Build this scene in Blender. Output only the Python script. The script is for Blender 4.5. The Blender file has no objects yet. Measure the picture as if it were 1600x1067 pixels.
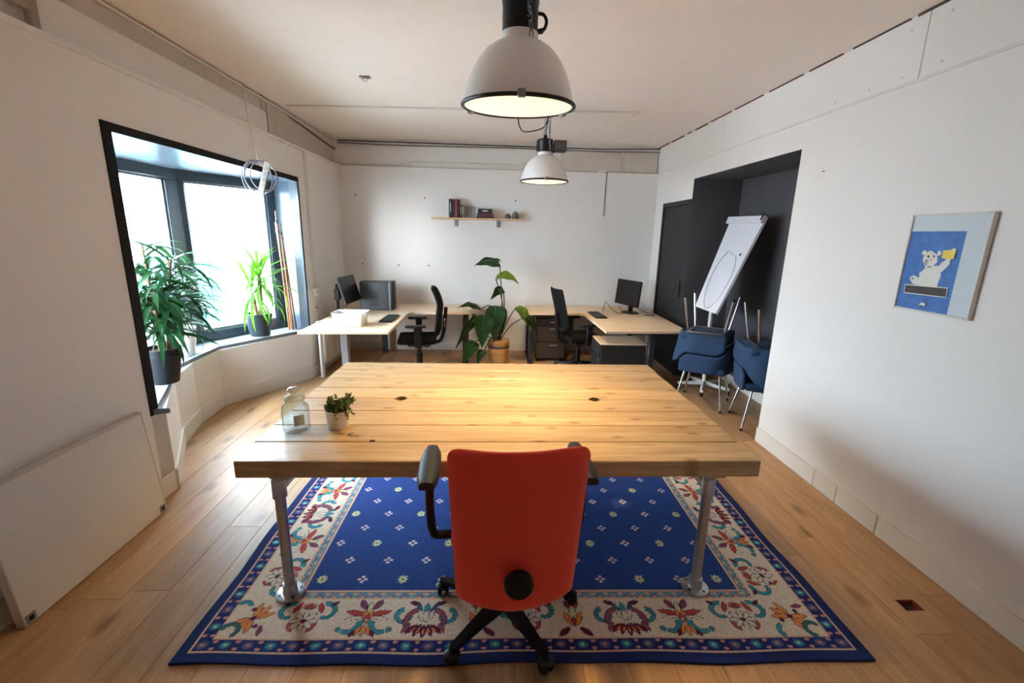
import bpy, bmesh, math, random
import numpy as np
from mathutils import Vector, Matrix, Euler

# ------------------------------------------------------------------ camera, world, exposure
scn = bpy.context.scene
COL = scn.collection
CAM_H = 1.78
_P, _Y, _R = [math.radians(a) for a in (13.3296, 2.6683, 1.2337)]
_f = Vector((math.sin(_Y)*math.cos(_P), math.cos(_Y)*math.cos(_P), -math.sin(_P)))
_r = Vector((math.cos(_Y), -math.sin(_Y), 0)); _u = _r.cross(_f)
RT = _r*math.cos(_R) + _u*math.sin(_R); UP = _u*math.cos(_R) - _r*math.sin(_R)
cd = bpy.data.cameras.new('camera'); cam = bpy.data.objects.new('camera', cd); COL.objects.link(cam)
cd.sensor_width = 36.0; cd.lens = 705.28/1600*36.0; cd.clip_start = 0.05; cd.clip_end = 200
m = Matrix((RT, UP, -_f)).transposed().to_4x4(); m.translation = Vector((0, 0, CAM_H)); cam.matrix_world = m
scn.camera = cam

w = bpy.data.worlds.new('overcast_sky'); scn.world = w; w.use_nodes = True
bg = w.node_tree.nodes['Background']
bg.inputs[0].default_value = (0.68, 0.85, 1.0, 1); _nt = w.node_tree; _tc = _nt.nodes.new('ShaderNodeTexCoord'); _sp = _nt.nodes.new('ShaderNodeSeparateXYZ'); _mr = _nt.nodes.new('ShaderNodeMapRange')
SKY = 76.0      # overcast sky: the zenith is three times as bright as the horizon
_mr.inputs[1].default_value = 0.0; _mr.inputs[2].default_value = 1.0; _mr.inputs[3].default_value = SKY/3; _mr.inputs[4].default_value = SKY
_nt.links.new(_tc.outputs['Generated'], _sp.inputs[0]); _nt.links.new(_sp.outputs['Z'], _mr.inputs[0]); _nt.links.new(_mr.outputs[0], bg.inputs[1])
scn.view_settings.view_transform = 'Standard'; scn.view_settings.look = 'None'
scn.view_settings.gamma = 1.0; scn.view_settings.use_curve_mapping = False
scn.cycles.max_bounces = 16; scn.cycles.diffuse_bounces = 10; scn.cycles.transparent_max_bounces = 24
scn.view_settings.exposure = 0.5
LAMP_W = 250.0
LAMP_COL = (1.0, 0.68, 0.28)

sd = bpy.data.lights.new('low_sun', 'SUN'); sd.energy = 3.5; sd.angle = math.radians(17); sd.color = (0.93, 0.97, 1.0)
so_ = bpy.data.objects.new('low_sun', sd); COL.objects.link(so_); so_.rotation_euler = Vector((0.36, 0.93, -0.07)).to_track_quat('-Z', 'Y').to_euler()
def portal(name, loc, width, height, direction):
    l = bpy.data.lights.new(name, 'AREA'); l.shape = 'RECTANGLE'; l.size = width; l.size_y = height
    l.cycles.is_portal = True
    o = bpy.data.objects.new(name, l); COL.objects.link(o); o.location = loc
    o.rotation_euler = Vector(direction).to_track_quat('-Z', 'Z').to_euler()
    return o
portal('window_daylight', (-3.12, 4.14, 1.46), 1.06, 1.75, (1, 0, 0))
portal('window_daylight', (-2.83, 5.16, 1.46), 1.05, 1.75, (0.86, -0.51, 0))
portal('window_daylight', (-2.83, 3.12, 1.46), 1.05, 1.75, (0.86, 0.51, 0))

# ------------------------------------------------------------------ helpers
random.seed(7)
PI = math.pi
class B:
    """collects shapes into one bmesh; build() links ONE mesh object"""
    def __init__(s): s.bm = bmesh.new(); s.mi = 0
    def _faces(s, vs, faces, smooth=False):
        bv = [s.bm.verts.new(v) for v in vs]
        out = []
        for f in faces:
            try:
                fc = s.bm.faces.new([bv[i] for i in f]); fc.material_index = s.mi; fc.smooth = smooth; out.append(fc)
            except ValueError: pass
        return bv, out
    def box(s, x0, x1, y0, y1, z0, z1, bevel=0.0, M=None, seg=1):
        vs = [Vector(v) for v in ((x0,y0,z0),(x1,y0,z0),(x1,y1,z0),(x0,y1,z0),(x0,y0,z1),(x1,y0,z1),(x1,y1,z1),(x0,y1,z1))]
        if M is not None: vs = [M @ v for v in vs]
        bv, fs = s._faces(vs, ((3,2,1,0),(4,5,6,7),(0,1,5,4),(1,2,6,5),(2,3,7,6),(3,0,4,7)))
        if bevel > 0:
            es = list({e for f in fs for e in f.edges})
            bmesh.ops.bevel(s.bm, geom=es, offset=bevel, segments=seg, affect='EDGES', profile=0.5)
        return s
    def cyl(s, p0, p1, r0, r1=None, seg=16, cap=True):
        r1 = r0 if r1 is None else r1
        p0, p1 = Vector(p0), Vector(p1); d = (p1-p0).normalized()
        a = d.orthogonal().normalized(); b = d.cross(a)
        vs = []
        for p, r in ((p0, r0), (p1, r1)):
            for i in range(seg):
                t = 2*PI*i/seg; vs.append(p + a*math.cos(t)*r + b*math.sin(t)*r)
        fs = [(i, (i+1) % seg, seg+(i+1) % seg, seg+i) for i in range(seg)]
        if cap: fs += [tuple(range(seg-1, -1, -1)), tuple(range(seg, 2*seg))]
        s._faces(vs, fs, True); return s
    def tube(s, pts, r, seg=8, closed=False, rad=None):
        pts = [Vector(p) for p in pts]; n = len(pts); vs = []; prev = None
        for i, p in enumerate(pts):
            if closed: d = pts[(i+1) % n]-pts[i-1]
            else: d = pts[min(i+1, n-1)]-pts[max(i-1, 0)]
            d.normalize()
            if prev is None: a = d.orthogonal().normalized()
            else:
                a = prev - d*prev.dot(d)
                a = a.normalized() if a.length > 1e-6 else d.orthogonal().normalized()
            prev = a; b = d.cross(a); rr = rad[i] if rad else r
            for k in range(seg):
                t = 2*PI*k/seg; vs.append(p + (a*math.cos(t)+b*math.sin(t))*rr)
        fs = []
        for i in range(n if closed else n-1):
            j = (i+1) % n
            for k in range(seg):
                k2 = (k+1) % seg; fs.append((i*seg+k, i*seg+k2, j*seg+k2, j*seg+k))
        if not closed: fs += [tuple(range(seg-1, -1, -1)), tuple(range((n-1)*seg, n*seg))]
        s._faces(vs, fs, True); return s
    def lathe(s, prof, seg=32, c=(0,0,0), M=None, sx=1, sy=1):
        c = Vector(c); vs = []; n = len(prof)
        for r, z in prof:
            for k in range(seg):
                t = 2*PI*k/seg; v = Vector((r*math.cos(t)*sx, r*math.sin(t)*sy, z))
                vs.append((M @ v if M is not None else v) + c)
        fs = []
        for i in range(n-1):
            for k in range(seg):
                k2 = (k+1) % seg; fs.append((i*seg+k, i*seg+k2, (i+1)*seg+k2, (i+1)*seg+k))
        if prof[0][0] > 1e-6: fs.append(tuple(range(seg-1, -1, -1)))
        if prof[-1][0] > 1e-6: fs.append(tuple(range((n-1)*seg, n*seg)))
        s._faces(vs, fs, True); bmesh.ops.remove_doubles(s.bm, verts=s.bm.verts[:], dist=1e-5); return s
    def prism(s, poly, z0, z1, M=None, bevel=0):
        n = len(poly); vs = [Vector((x, y, z)) for z in (z0, z1) for x, y in poly]
        if M is not None: vs = [M @ v for v in vs]
        bv, fs = s._faces(vs, [tuple(range(n-1, -1, -1)), tuple(range(n, 2*n))] + [(i, (i+1) % n, n+(i+1) % n, n+i) for i in range(n)])
        if bevel: bmesh.ops.bevel(s.bm, geom=list({e for f in fs for e in f.edges}), offset=bevel, segments=1, affect='EDGES', profile=0.5)
        return s
    def grid(s, P, smooth=True, closed_u=False):
        """P[i][j] points -> quad sheet"""
        nu, nv = len(P), len(P[0]); vs = [Vector(p) for row in P for p in row]; fs = []
        for i in range(nu if closed_u else nu-1):
            for j in range(nv-1):
                i2 = (i+1) % nu; fs.append((i*nv+j, i2*nv+j, i2*nv+j+1, i*nv+j+1))
        s._faces(vs, fs, smooth); return s
    def quad(s, a, b, c, d): s._faces([a, b, c, d], [(0,1,2,3)]); return s
    def build(s, name, mats, parent=None, angle=40, recalc=True):
        me = bpy.data.meshes.new(name)
        if recalc: bmesh.ops.recalc_face_normals(s.bm, faces=s.bm.faces[:])
        s.bm.to_mesh(me); s.bm.free()
        for mt in (mats if isinstance(mats, (list, tuple)) else [mats]): me.materials.append(mt)
        if angle:
            me.polygons.foreach_set('use_smooth', [True]*len(me.polygons))
            me.set_sharp_from_angle(angle=math.radians(angle))
        o = bpy.data.objects.new(name, me); COL.objects.link(o)
        if parent is not None: o.parent = parent
        return o
def tag(o, label=None, cat=None, group=None, kind=None):
    if label: o['label'] = label
    if cat: o['category'] = cat
    if group: o['group'] = group
    if kind: o['kind'] = kind
    return o
def thing(name, label, cat, loc=(0,0,0), rz=0, group=None):
    o = bpy.data.objects.new(name, None); COL.objects.link(o); o.empty_display_size = 0.1
    o.location = loc; o.rotation_euler = (0, 0, rz); return tag(o, label, cat, group)
def struct(o): o['kind'] = 'structure'; return o
def copy_tree(o, parent=None):
    c = o.copy(); COL.objects.link(c); c.parent = parent
    for ch in list(o.children): copy_tree(ch, c)
    return c
def solidify(o, t, off=0):
    md = o.modifiers.new('thickness', 'SOLIDIFY'); md.thickness = t; md.offset = off; return o
def subsurf(o, n=1):
    md = o.modifiers.new('smooth', 'SUBSURF'); md.levels = n; md.render_levels = n; return o
def smooth_path(pts, n=8):
    pts = [Vector(p) for p in pts]; P = [pts[0]*2-pts[1]] + pts + [pts[-1]*2-pts[-2]]; out = []
    for i in range(1, len(P)-2):
        for k in range(n):
            t = k/n; a, b, c, d = P[i-1], P[i], P[i+1], P[i+2]
            out.append(0.5*((2*b)+(c-a)*t+(2*a-5*b+4*c-d)*t*t+(3*b-a-3*c+d)*t**3))
    out.append(pts[-1]); return out

# ------------------------------------------------------------------ materials
def mat(name, col, rough=0.6, metal=0.0, bump=0.0, bscale=60.0, var=0.0, vscale=4.0, spec=0.5, coat=0.0, sheen=0.0, emit=None, estr=0):
    m = bpy.data.materials.new(name); m.use_nodes = True; nt = m.node_tree; p = nt.nodes['Principled BSDF']
    p.inputs['Base Color'].default_value = (*col, 1); p.inputs['Roughness'].default_value = rough; p.inputs['Metallic'].default_value = metal
    p.inputs['Specular IOR Level'].default_value = spec; p.inputs['Coat Weight'].default_value = coat
    if sheen: p.inputs['Sheen Weight'].default_value = sheen
    if emit: p.inputs['Emission Color'].default_value = (*emit, 1); p.inputs['Emission Strength'].default_value = estr
    if bump or var: tc = nt.nodes.new('ShaderNodeTexCoord')
    if bump:
        n = nt.nodes.new('ShaderNodeTexNoise'); n.inputs['Scale'].default_value = bscale; n.inputs['Detail'].default_value = 3
        nt.links.new(tc.outputs['Object'], n.inputs['Vector'])
        b = nt.nodes.new('ShaderNodeBump'); b.inputs['Strength'].default_value = bump; b.inputs['Distance'].default_value = 0.01
        nt.links.new(n.outputs[0], b.inputs['Height']); nt.links.new(b.outputs[0], p.inputs['Normal'])
    if var:
        n = nt.nodes.new('ShaderNodeTexNoise'); n.inputs['Scale'].default_value = vscale; n.inputs['Detail'].default_value = 4
        nt.links.new(tc.outputs['Object'], n.inputs['Vector'])
        mx = nt.nodes.new('ShaderNodeMix'); mx.data_type = 'RGBA'
        mx.inputs[6].default_value = (*[c*(1-var) for c in col], 1); mx.inputs[7].default_value = (*[min(1, c*(1+var)) for c in col], 1)
        nt.links.new(n.outputs[0], mx.inputs[0]); nt.links.new(mx.outputs[2], p.inputs['Base Color'])
    return m
def wood(name, light, dark, along='X', grain=1.0, rough=0.4, knots=True, tint=0.12, knotcol=(0.16, 0.07, 0.025), kscale=2.2, spec=0.5):
    m = bpy.data.materials.new(name); m.use_nodes = True; nt = m.node_tree; N = nt.nodes.new; L = nt.links.new
    p = nt.nodes['Principled BSDF']; p.inputs['Roughness'].default_value = rough; p.inputs['Specular IOR Level'].default_value = spec
    tc = N('ShaderNodeTexCoord'); oi = N('ShaderNodeObjectInfo')
    off = N('ShaderNodeVectorMath'); off.operation = 'SCALE'; off.inputs[0].default_value = (37.1, 53.7, 19.3); L(oi.outputs['Random'], off.inputs['Scale'])
    add = N('ShaderNodeVectorMath'); add.operation = 'ADD'; L(tc.outputs['Object'], add.inputs[0]); L(off.outputs[0], add.inputs[1])
    mp = N('ShaderNodeMapping'); L(add.outputs[0], mp.inputs[0])
    s = (0.7, 9, 9) if along == 'X' else ((9, 0.7, 9) if along == 'Y' else (9, 9, 0.7))
    mp.inputs['Scale'].default_value = [v*grain for v in s]
    kn = N('ShaderNodeTexVoronoi'); kn.voronoi_dimensions = '2D'; kn.inputs['Scale'].default_value = kscale
    km = N('ShaderNodeMapping'); L(add.outputs[0], km.inputs[0])
    km.inputs['Scale'].default_value = (1, 2.2, 0.25) if along == 'X' else (2.2, 1, 0.25)
    L(km.outputs[0], kn.inputs['Vector'])
    n1 = N('ShaderNodeTexNoise'); n1.inputs['Scale'].default_value = 2.2; n1.inputs['Detail'].default_value = 6; n1.inputs['Roughness'].default_value = 0.6; n1.inputs['Distortion'].default_value = 0.7
    L(mp.outputs[0], n1.inputs['Vector'])
    r = N('ShaderNodeValToRGB'); r.color_ramp.elements[0].position = 0.32; r.color_ramp.elements[1].position = 0.68
    r.color_ramp.elements[0].color = (*dark, 1); r.color_ramp.elements[1].color = (*light, 1); L(n1.outputs[0], r.inputs[0])
    col = r.outputs[0]
    if knots:
        kr = N('ShaderNodeValToRGB'); kr.color_ramp.elements[0].position = 0.03; kr.color_ramp.elements[1].position = 0.11
        kr.color_ramp.elements[0].color = (0.75, 0.75, 0.75, 1); kr.color_ramp.elements[1].color = (0, 0, 0, 1); L(kn.outputs['Distance'], kr.inputs[0])
        mx = N('ShaderNodeMix'); mx.data_type = 'RGBA'; L(kr.outputs[0], mx.inputs[0]); L(col, mx.inputs[6]); mx.inputs[7].default_value = (*knotcol, 1); col = mx.outputs[2]
        fn = N('ShaderNodeTexNoise'); fn.inputs['Scale'].default_value = 9; fn.inputs['Detail'].default_value = 5; L(mp.outputs[0], fn.inputs['Vector']); fr_ = N('ShaderNodeMapRange'); fr_.inputs[1].default_value = 0.3; fr_.inputs[2].default_value = 0.7; fr_.inputs[3].default_value = 0.88; fr_.inputs[4].default_value = 1.12; L(fn.outputs[0], fr_.inputs[0])
        sc_ = N('ShaderNodeVectorMath'); sc_.operation = 'SCALE'; L(col, sc_.inputs[0]); L(fr_.outputs[0], sc_.inputs['Scale']); col = sc_.outputs[0]
    hv = N('ShaderNodeHueSaturation'); mr = N('ShaderNodeMapRange'); L(oi.outputs['Random'], mr.inputs[0]); mr.inputs[3].default_value = 1-tint; mr.inputs[4].default_value = 1+tint
    L(mr.outputs[0], hv.inputs['Value']); L(col, hv.inputs['Color']); L(hv.outputs[0], p.inputs['Base Color'])
    b = N('ShaderNodeBump'); b.inputs['Strength'].default_value = 0.12; b.inputs['Distance'].default_value = 0.004; L(n1.outputs[0], b.inputs['Height']); L(b.outputs[0], p.inputs['Normal'])
    return m
def glass_mat(name, tint=(1, 1, 1), ior=1.45, refl=1.0):
    m = bpy.data.materials.new(name); m.use_nodes = True; nt = m.node_tree; nt.nodes.remove(nt.nodes['Principled BSDF']); N = nt.nodes.new
    t = N('ShaderNodeBsdfTransparent'); t.inputs[0].default_value = (*tint, 1); g = N('ShaderNodeBsdfGlossy'); g.inputs['Roughness'].default_value = 0.02
    fr = N('ShaderNodeFresnel'); fr.inputs[0].default_value = ior; mx = N('ShaderNodeMixShader')
    ml = N('ShaderNodeMath'); ml.operation = 'MULTIPLY'; ml.inputs[1].default_value = refl; nt.links.new(fr.outputs[0], ml.inputs[0])
    ge = N('ShaderNodeNewGeometry'); inv = N('ShaderNodeMath'); inv.operation = 'SUBTRACT'; inv.inputs[0].default_value = 1.0; nt.links.new(ge.outputs['Backfacing'], inv.inputs[1])
    m2 = N('ShaderNodeMath'); m2.operation = 'MULTIPLY'; nt.links.new(ml.outputs[0], m2.inputs[0]); nt.links.new(inv.outputs[0], m2.inputs[1]); ml = m2
    nt.links.new(ml.outputs[0], mx.inputs[0]); nt.links.new(t.outputs[0], mx.inputs[1]); nt.links.new(g.outputs[0], mx.inputs[2])
    nt.links.new(mx.outputs[0], nt.nodes['Material Output'].inputs[0]); return m
def leaf_mat(name, col, trans=0.35, rough=0.4):
    m = bpy.data.materials.new(name); m.use_nodes = True; nt = m.node_tree; p = nt.nodes['Principled BSDF']; N = nt.nodes.new
    oi = N('ShaderNodeObjectInfo'); hv = N('ShaderNodeHueSaturation'); hv.inputs['Color'].default_value = (*col, 1)
    mr = N('ShaderNodeMapRange'); mr.inputs[3].default_value = 0.7; mr.inputs[4].default_value = 1.35; nt.links.new(oi.outputs['Random'], mr.inputs[0]); nt.links.new(mr.outputs[0], hv.inputs['Value'])
    p.inputs['Specular IOR Level'].default_value = 0.3; p.inputs['Roughness'].default_value = rough; nt.links.new(hv.outputs[0], p.inputs['Base Color'])
    tr = N('ShaderNodeBsdfTranslucent'); nt.links.new(hv.outputs[0], tr.inputs[0]); mx = N('ShaderNodeMixShader'); mx.inputs[0].default_value = trans
    nt.links.new(p.outputs[0], mx.inputs[1]); nt.links.new(tr.outputs[0], mx.inputs[2]); nt.links.new(mx.outputs[0], nt.nodes['Material Output'].inputs[0]); return m

M = {}
M['wall'] = mat('white_wall_paint', (0.74, 0.71, 0.68), 0.75, bump=0.08, bscale=25, var=0.03, vscale=1.5)
M['oldwall'] = mat('grubby_plaster', (0.55, 0.49, 0.42), 0.85, bump=0.3, bscale=30, var=0.15, vscale=5)
M['ceiling'] = mat('ceiling_paint', (0.82, 0.76, 0.71), 0.8, bump=0.06, bscale=20, var=0.03)
M['trim'] = mat('white_trim_paint', (0.68, 0.64, 0.59), 0.5, var=0.04)
M['backwall'] = mat('dark_wall_paint', (0.60, 0.56, 0.52), 0.7, bump=0.05, bscale=30)
M['seam'] = mat('dark_joint', (0.07, 0.05, 0.04), 0.9)
M['alcove'] = mat('dark_grey_alcove_paint', (0.065, 0.064, 0.072), 0.6, bump=0.05, bscale=40)
M['door'] = mat('black_door_paint', (0.016, 0.017, 0.018), 0.5, spec=0.25)
M['frame'] = mat('dark_blue_grey_frame_paint', (0.035, 0.05, 0.065), 0.28)
M['liner'] = mat('slate_liner_paint', (0.07, 0.10, 0.13), 0.25)
M['sill'] = mat('slate_sill_paint', (0.17, 0.20, 0.23), 0.3)
M['edge'] = mat('black_liner_edge', (0.008, 0.008, 0.009), 0.75, spec=0.2)
M['glass'] = glass_mat('window_glass')
M['floor'] = wood('oak_floor', (0.47, 0.28, 0.145), (0.37, 0.205, 0.098), 'Y', 0.8, 0.42, True, 0.10, (0.16, 0.08, 0.035), 1.1, 0.22)
M['table'] = wood('pine_scaffold_wood', (0.48, 0.33, 0.18), (0.31, 0.195, 0.09), 'X', 1.0, 0.36, True, 0.14, kscale=2.3)
M['birch'] = wood('birch_laminate', (0.70, 0.56, 0.40), (0.62, 0.48, 0.33), 'X', 0.6, 0.4, False, 0.03)
M['shelfwood'] = wood('pale_shelf_wood', (0.68, 0.46, 0.26), (0.56, 0.35, 0.18), 'X', 1.0, 0.5, False, 0.03)
M['steel'] = mat('galvanised_tube', (0.46, 0.47, 0.48), 0.38, 0.85, bump=0.05, bscale=40, var=0.1, vscale=12)
M['chrome'] = mat('chrome', (0.65, 0.65, 0.66), 0.2, 1.0)
M['black'] = mat('black_plastic', (0.006, 0.006, 0.007), 0.42, spec=0.3)
M['blackmat'] = mat('black_fabric', (0.005, 0.005, 0.006), 0.9, spec=0.15)
M['darkgrey'] = mat('dark_grey_metal', (0.025, 0.026, 0.03), 0.42, 0.2)
M['greymetal'] = mat('grey_metal', (0.26, 0.27, 0.29), 0.4, 0.4)
M['red'] = mat('red_wool', (0.88, 0.055, 0.024), 0.85, bump=0.15, bscale=500, sheen=0.15, var=0.05, vscale=300)
M['padtop'] = mat('soft_grey_arm_pad', (0.010, 0.010, 0.011), 0.5, spec=0.3)
M['blue'] = mat('blue_upholstery', (0.013, 0.040, 0.095), 0.9, bump=0.15, bscale=400)
M['white'] = mat('white_plastic', (0.80, 0.79, 0.77), 0.4)
M['whitemetal'] = mat('white_enamel', (0.78, 0.76, 0.72), 0.35)
M['screen'] = mat('monitor_screen', (0.006, 0.005, 0.005), 0.4, spec=0.25)
M['board'] = mat('whiteboard_face', (0.72, 0.73, 0.78), 0.3, var=0.02)
M['ink'] = mat('pen_ink', (0.04, 0.04, 0.05), 0.6)
M['pot_black'] = mat('black_plant_pot', (0.009, 0.010, 0.012), 0.55, spec=0.25)
M['pot_grey'] = mat('grey_plant_pot', (0.035, 0.045, 0.055), 0.55, spec=0.3)
M['pot_white'] = mat('white_ceramic_pot', (0.80, 0.78, 0.74), 0.35)
M['soil'] = mat('potting_soil', (0.05, 0.03, 0.02), 0.95, bump=0.8, bscale=80)
M['wicker'] = wood('wicker_band', (0.52, 0.28, 0.10), (0.34, 0.16, 0.05), 'X', 2.5, 0.5, False, 0.15)
M['stem'] = mat('plant_stem', (0.10, 0.16, 0.05), 0.6)
M['darkstem'] = mat('dark_petiole', (0.05, 0.07, 0.03), 0.6)
M['bark'] = mat('tan_cane', (0.30, 0.17, 0.09), 0.8, bump=0.4, bscale=60, var=0.25, vscale=20)
M['leaf_dark'] = leaf_mat('dark_leaf', (0.014, 0.062, 0.018), 0.3, 0.45)
M['leaf_bright'] = leaf_mat('bright_leaf', (0.09, 0.24, 0.02), 0.45, 0.5)
M['leaf_deep'] = leaf_mat('deep_leaf', (0.010, 0.036, 0.015), 0.15, 0.4)
M['leaf_lime'] = leaf_mat('lime_leaf', (0.08, 0.14, 0.018), 0.3, 0.45)
M['succ'] = leaf_mat('succulent_leaf', (0.16, 0.22, 0.06), 0.15, 0.5)
M['bulb'] = mat('lit_lamp_glass', (0.9, 0.85, 0.7), 0.5, emit=(1.0, 0.86, 0.62), estr=0.62)
M['shade'] = mat('satin_lamp_shade', (0.80, 0.78, 0.76), 0.38, 0.15, bump=0.05, bscale=15, var=0.05, vscale=6)
M['jar'] = glass_mat('clear_jar_glass', (0.90, 0.94, 0.94), 1.7, 1.8)
M['thinglass'] = glass_mat('thin_drinking_glass', (0.9, 0.92, 0.92), 1.4, 0.8)
M['label'] = mat('grey_jar_label', (0.40, 0.44, 0.45), 0.6)
M['stick'] = wood('brown_poles', (0.36, 0.17, 0.07), (0.22, 0.09, 0.04), 'X', 2, 0.5, False, 0.2)
M['cable'] = mat('white_cable', (0.66, 0.63, 0.58), 0.5)
M['cabgrey'] = mat('brown_grey_cabinet', (0.042, 0.030, 0.023), 0.5, spec=0.25)
M['greycable'] = mat('grey_cable', (0.22, 0.22, 0.25), 0.5)
M['rust'] = mat('red_box_lining', (0.28, 0.05, 0.04), 0.6)

# ------------------------------------------------------------------ setting
XL, XR, YB, ZC, YF = -2.20, 2.42, 6.90, 3.05, -3.6
RAIL = 2.69
b = B(); b.box(-3.4, 3.4, YF-0.1, YB+0.3, -0.16, -0.075); floor = struct(b.build('floor', M['seam']))
# planks of the floor, each its own piece
pm = {}
rng = random.Random(3)
x = -3.2
while x < 3.1:
    y = -2.6 - rng.random()*1.6
    while y < YB:
        ln = rng.choice((1.4, 1.8, 2.2)); y1 = min(y+ln, YB)
        key = round(y1-y, 2)
        if x + 0.2 > XL - 0.62 and y1 > -2.6:
            if x < 2.125 < x+0.2 and y < 1.79 and y1 > 1.862:
                bb = B(); cx, cy = x+0.1, (y+y1)/2; X0, X1, Y0, Y1 = 2.077-cx, 2.173-cx, 1.79-cy, 1.862-cy; h_ = key/2-0.0006
                for q_ in ((-0.0994, X0, -h_, h_), (X1, 0.0994, -h_, h_), (X0, X1, -h_, Y0), (X0, X1, Y1, h_)): bb.box(*q_, -0.014, 0)
                o = bb.build('plank', M['floor'], floor, 0)
            elif key not in pm:
                bb = B(); bb.box(-0.0994, 0.0994, -key/2+0.0006, key/2-0.0006, -0.014, 0, 0.0012); o = bb.build('plank', M['floor'], floor, 0); pm[key] = o.data
            else:
                o = bpy.data.objects.new('plank', pm[key]); COL.objects.link(o); o.parent = floor
            o.location = (x+0.1, (y+y1)/2, 0)
        y = y1
    x += 0.2
b = B(); b.box(-3.4, 3.4, YF-0.1, YB+0.3, ZC, ZC+0.12); ceiling = struct(b.build('ceiling', M['ceiling']))

# left wall with the bay opening (Y 2.83..5.45, z .62..2.355)
b = B()
b.box(XL-0.10, XL, YF, 2.83, 0, RAIL); b.box(XL-0.10, XL, 5.45, YB, 0, RAIL); b.box(XL-0.10, XL, 2.83, 5.45, 2.355, RAIL)
wall_left = struct(b.build('wall_left', M['wall']))
b = B(); b.box(XL-0.24, XL-0.20, YF, YB+0.2, RAIL, ZC)
_y = YF
for h0, h1, zl, zh in ((2.35, 2.41, 2.76, 2.86), (2.50, 2.615, RAIL, 2.80), (4.94, 5.0, RAIL, 2.95)):
    b.box(XL-0.20, XL-0.075, _y, h0, RAIL, ZC); b.box(XL-0.20, XL-0.075, h0, h1, zh, ZC); _y = h1
    if zl > RAIL: b.box(XL-0.20, XL-0.075, h0, h1, RAIL, zl)
b.box(XL-0.20, XL-0.075, _y, YB+0.2, RAIL, ZC); b.build('upper_band', M['oldwall'], wall_left)
for y0, y1, z1 in ((2.62, 4.92, 2.90), (-0.5, 2.2, 2.74)):
    b = B(); b.box(XL-0.075, XL-0.035, y0, y1, RAIL, z1, 0.003); b.build('panel', M['trim'], wall_left)
b = B(); b.box(XL-0.076, XL+0.012, YF, YB, RAIL-0.028, RAIL+0.004, 0.004); struct(b.build('trim_1', M['trim']))
b = B(); b.box(XL, XL+0.002, 5.745, 5.749, 0.62, RAIL-0.03); b.build('joint', M['oldwall'], wall_left)
# bay: low wall, sill, soffit, jambs
LOW = [(-2.185, 2.94), (-2.58, 3.62), (-2.71, 4.06), (-2.745, 4.50), (-2.205, 5.44)]
WIN = [(-2.55, 5.62), (-3.10, 4.70), (-3.10, 3.58), (-2.55, 2.66)]
b = B(); b.prism(LOW + [(-2.3, 5.56)] + [(x-0.12, y) for x, y in WIN] + [(-2.3, 2.83)], 0, 0.585); struct(b.build('wall_bay', M['wall'], None, 0))
SF = [(-2.11, 2.885), (-2.215, 2.90), (-2.715, 3.90), (-2.755, 4.545), (-2.195, 5.44)]
b = B(); b.prism(SF + [(-2.3, 5.55)] + [(x-0.14, y) for x, y in WIN] + [(-2.21, 2.84)], 0.585, 0.62, bevel=0.004); struct(b.build('trim_2', M['sill']))
b = B(); b.prism([(XL-0.003, 2.832), (XL-0.003, 5.448), (-2.30, 5.448), (-2.52, 5.62)] + [(x-0.12, y) for x, y in WIN] + [(-2.5, 2.70), (-2.30, 2.832)], 2.31, 2.354); struct(b.build('trim_3', M['liner']))
b = B(); b.prism([(XL-0.003, 5.440), (XL-0.003, 5.449), (-2.302, 5.449), (-2.302, 5.55), (-2.55, 5.68), (-2.55, 5.575)], 0.62, 2.312); struct(b.build('trim_4', M['liner']))
b = B(); b.prism([(XL-0.003, 2.86), (XL-0.003, 2.832), (-2.302, 2.832), (-2.302, 2.74), (-2.55, 2.61), (-2.55, 2.72)], 0.62, 2.312); struct(b.build('trim_5', M['liner']))
# flat black edge of the liner round the opening
b = B(); b.box(XL-0.01, XL+0.006, 2.825, 5.46, 2.308, 2.357); b.box(XL-0.01, XL+0.006, 2.825, 2.895, 0.585, 2.31); b.box(XL-0.01, XL+0.006, 5.445, 5.462, 0.6, 2.31)
struct(b.build('trim_6', M['edge']))
# outer wall of the bay above and around
b = B(); b.prism([(-2.301, 2.5), (-2.301, 5.8)] + [(x-0.12, y) for x, y in WIN], 2.354, ZC); struct(b.build('wall_bay_top', M['oldwall']))
def window(n, p0, p1, bars):
    p0, p1 = Vector((*p0, 0)), Vector((*p1, 0)); L = (p1-p0).length; d = (p1-p0)/L; nrm = Vector((d.y, -d.x, 0))
    Mx = Matrix((d, nrm, Vector((0, 0, 1)))).transposed().to_4x4(); Mx.translation = p0
    b = B()
    z0, z1 = 0.62, 2.312
    b.box(0, L, -0.05, 0.05, z0, z0+0.10, 0.006, Mx); b.box(0, L, -0.05, 0.05, z1-0.095, z1, 0.006, Mx)
    for a0, a1 in bars: b.box(a0, a1, -0.05, 0.05, z0+0.1, z1-0.095, 0.006, Mx)
    fr = struct(b.build('window_%d' % n, M['frame']))
    b = B(); a0, a1 = bars[0][1], bars[-1][0]
    for k in range(len(bars)-1):
        b = B(); b.box(bars[k][1], bars[k+1][0], -0.004, 0.004, z0+0.1, z1-0.095, 0, Mx); b.build('pane', M['glass'], fr, 0)
        b = B(); q = 0.03
        for (u0, u1, v0, v1) in ((bars[k][1], bars[k+1][0], z0+0.1, z0+0.1+q), (bars[k][1], bars[k+1][0], z1-0.095-q*0.6, z1-0.095), (bars[k][1], bars[k][1]+q*0.7, z0+0.1, z1-0.095), (bars[k+1][0]-q*0.7, bars[k+1][0], z0+0.1, z1-0.095)):
            b.box(u0, u1, 0.004, 0.03, v0, v1, 0.003, Mx)
        b.build('glazing_bead', M['sill'], fr, 0)
    return fr
window(1, (-3.06, 3.60), (-3.06, 4.69), [(0, 0.11), (0.90, 1.09)])
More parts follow.
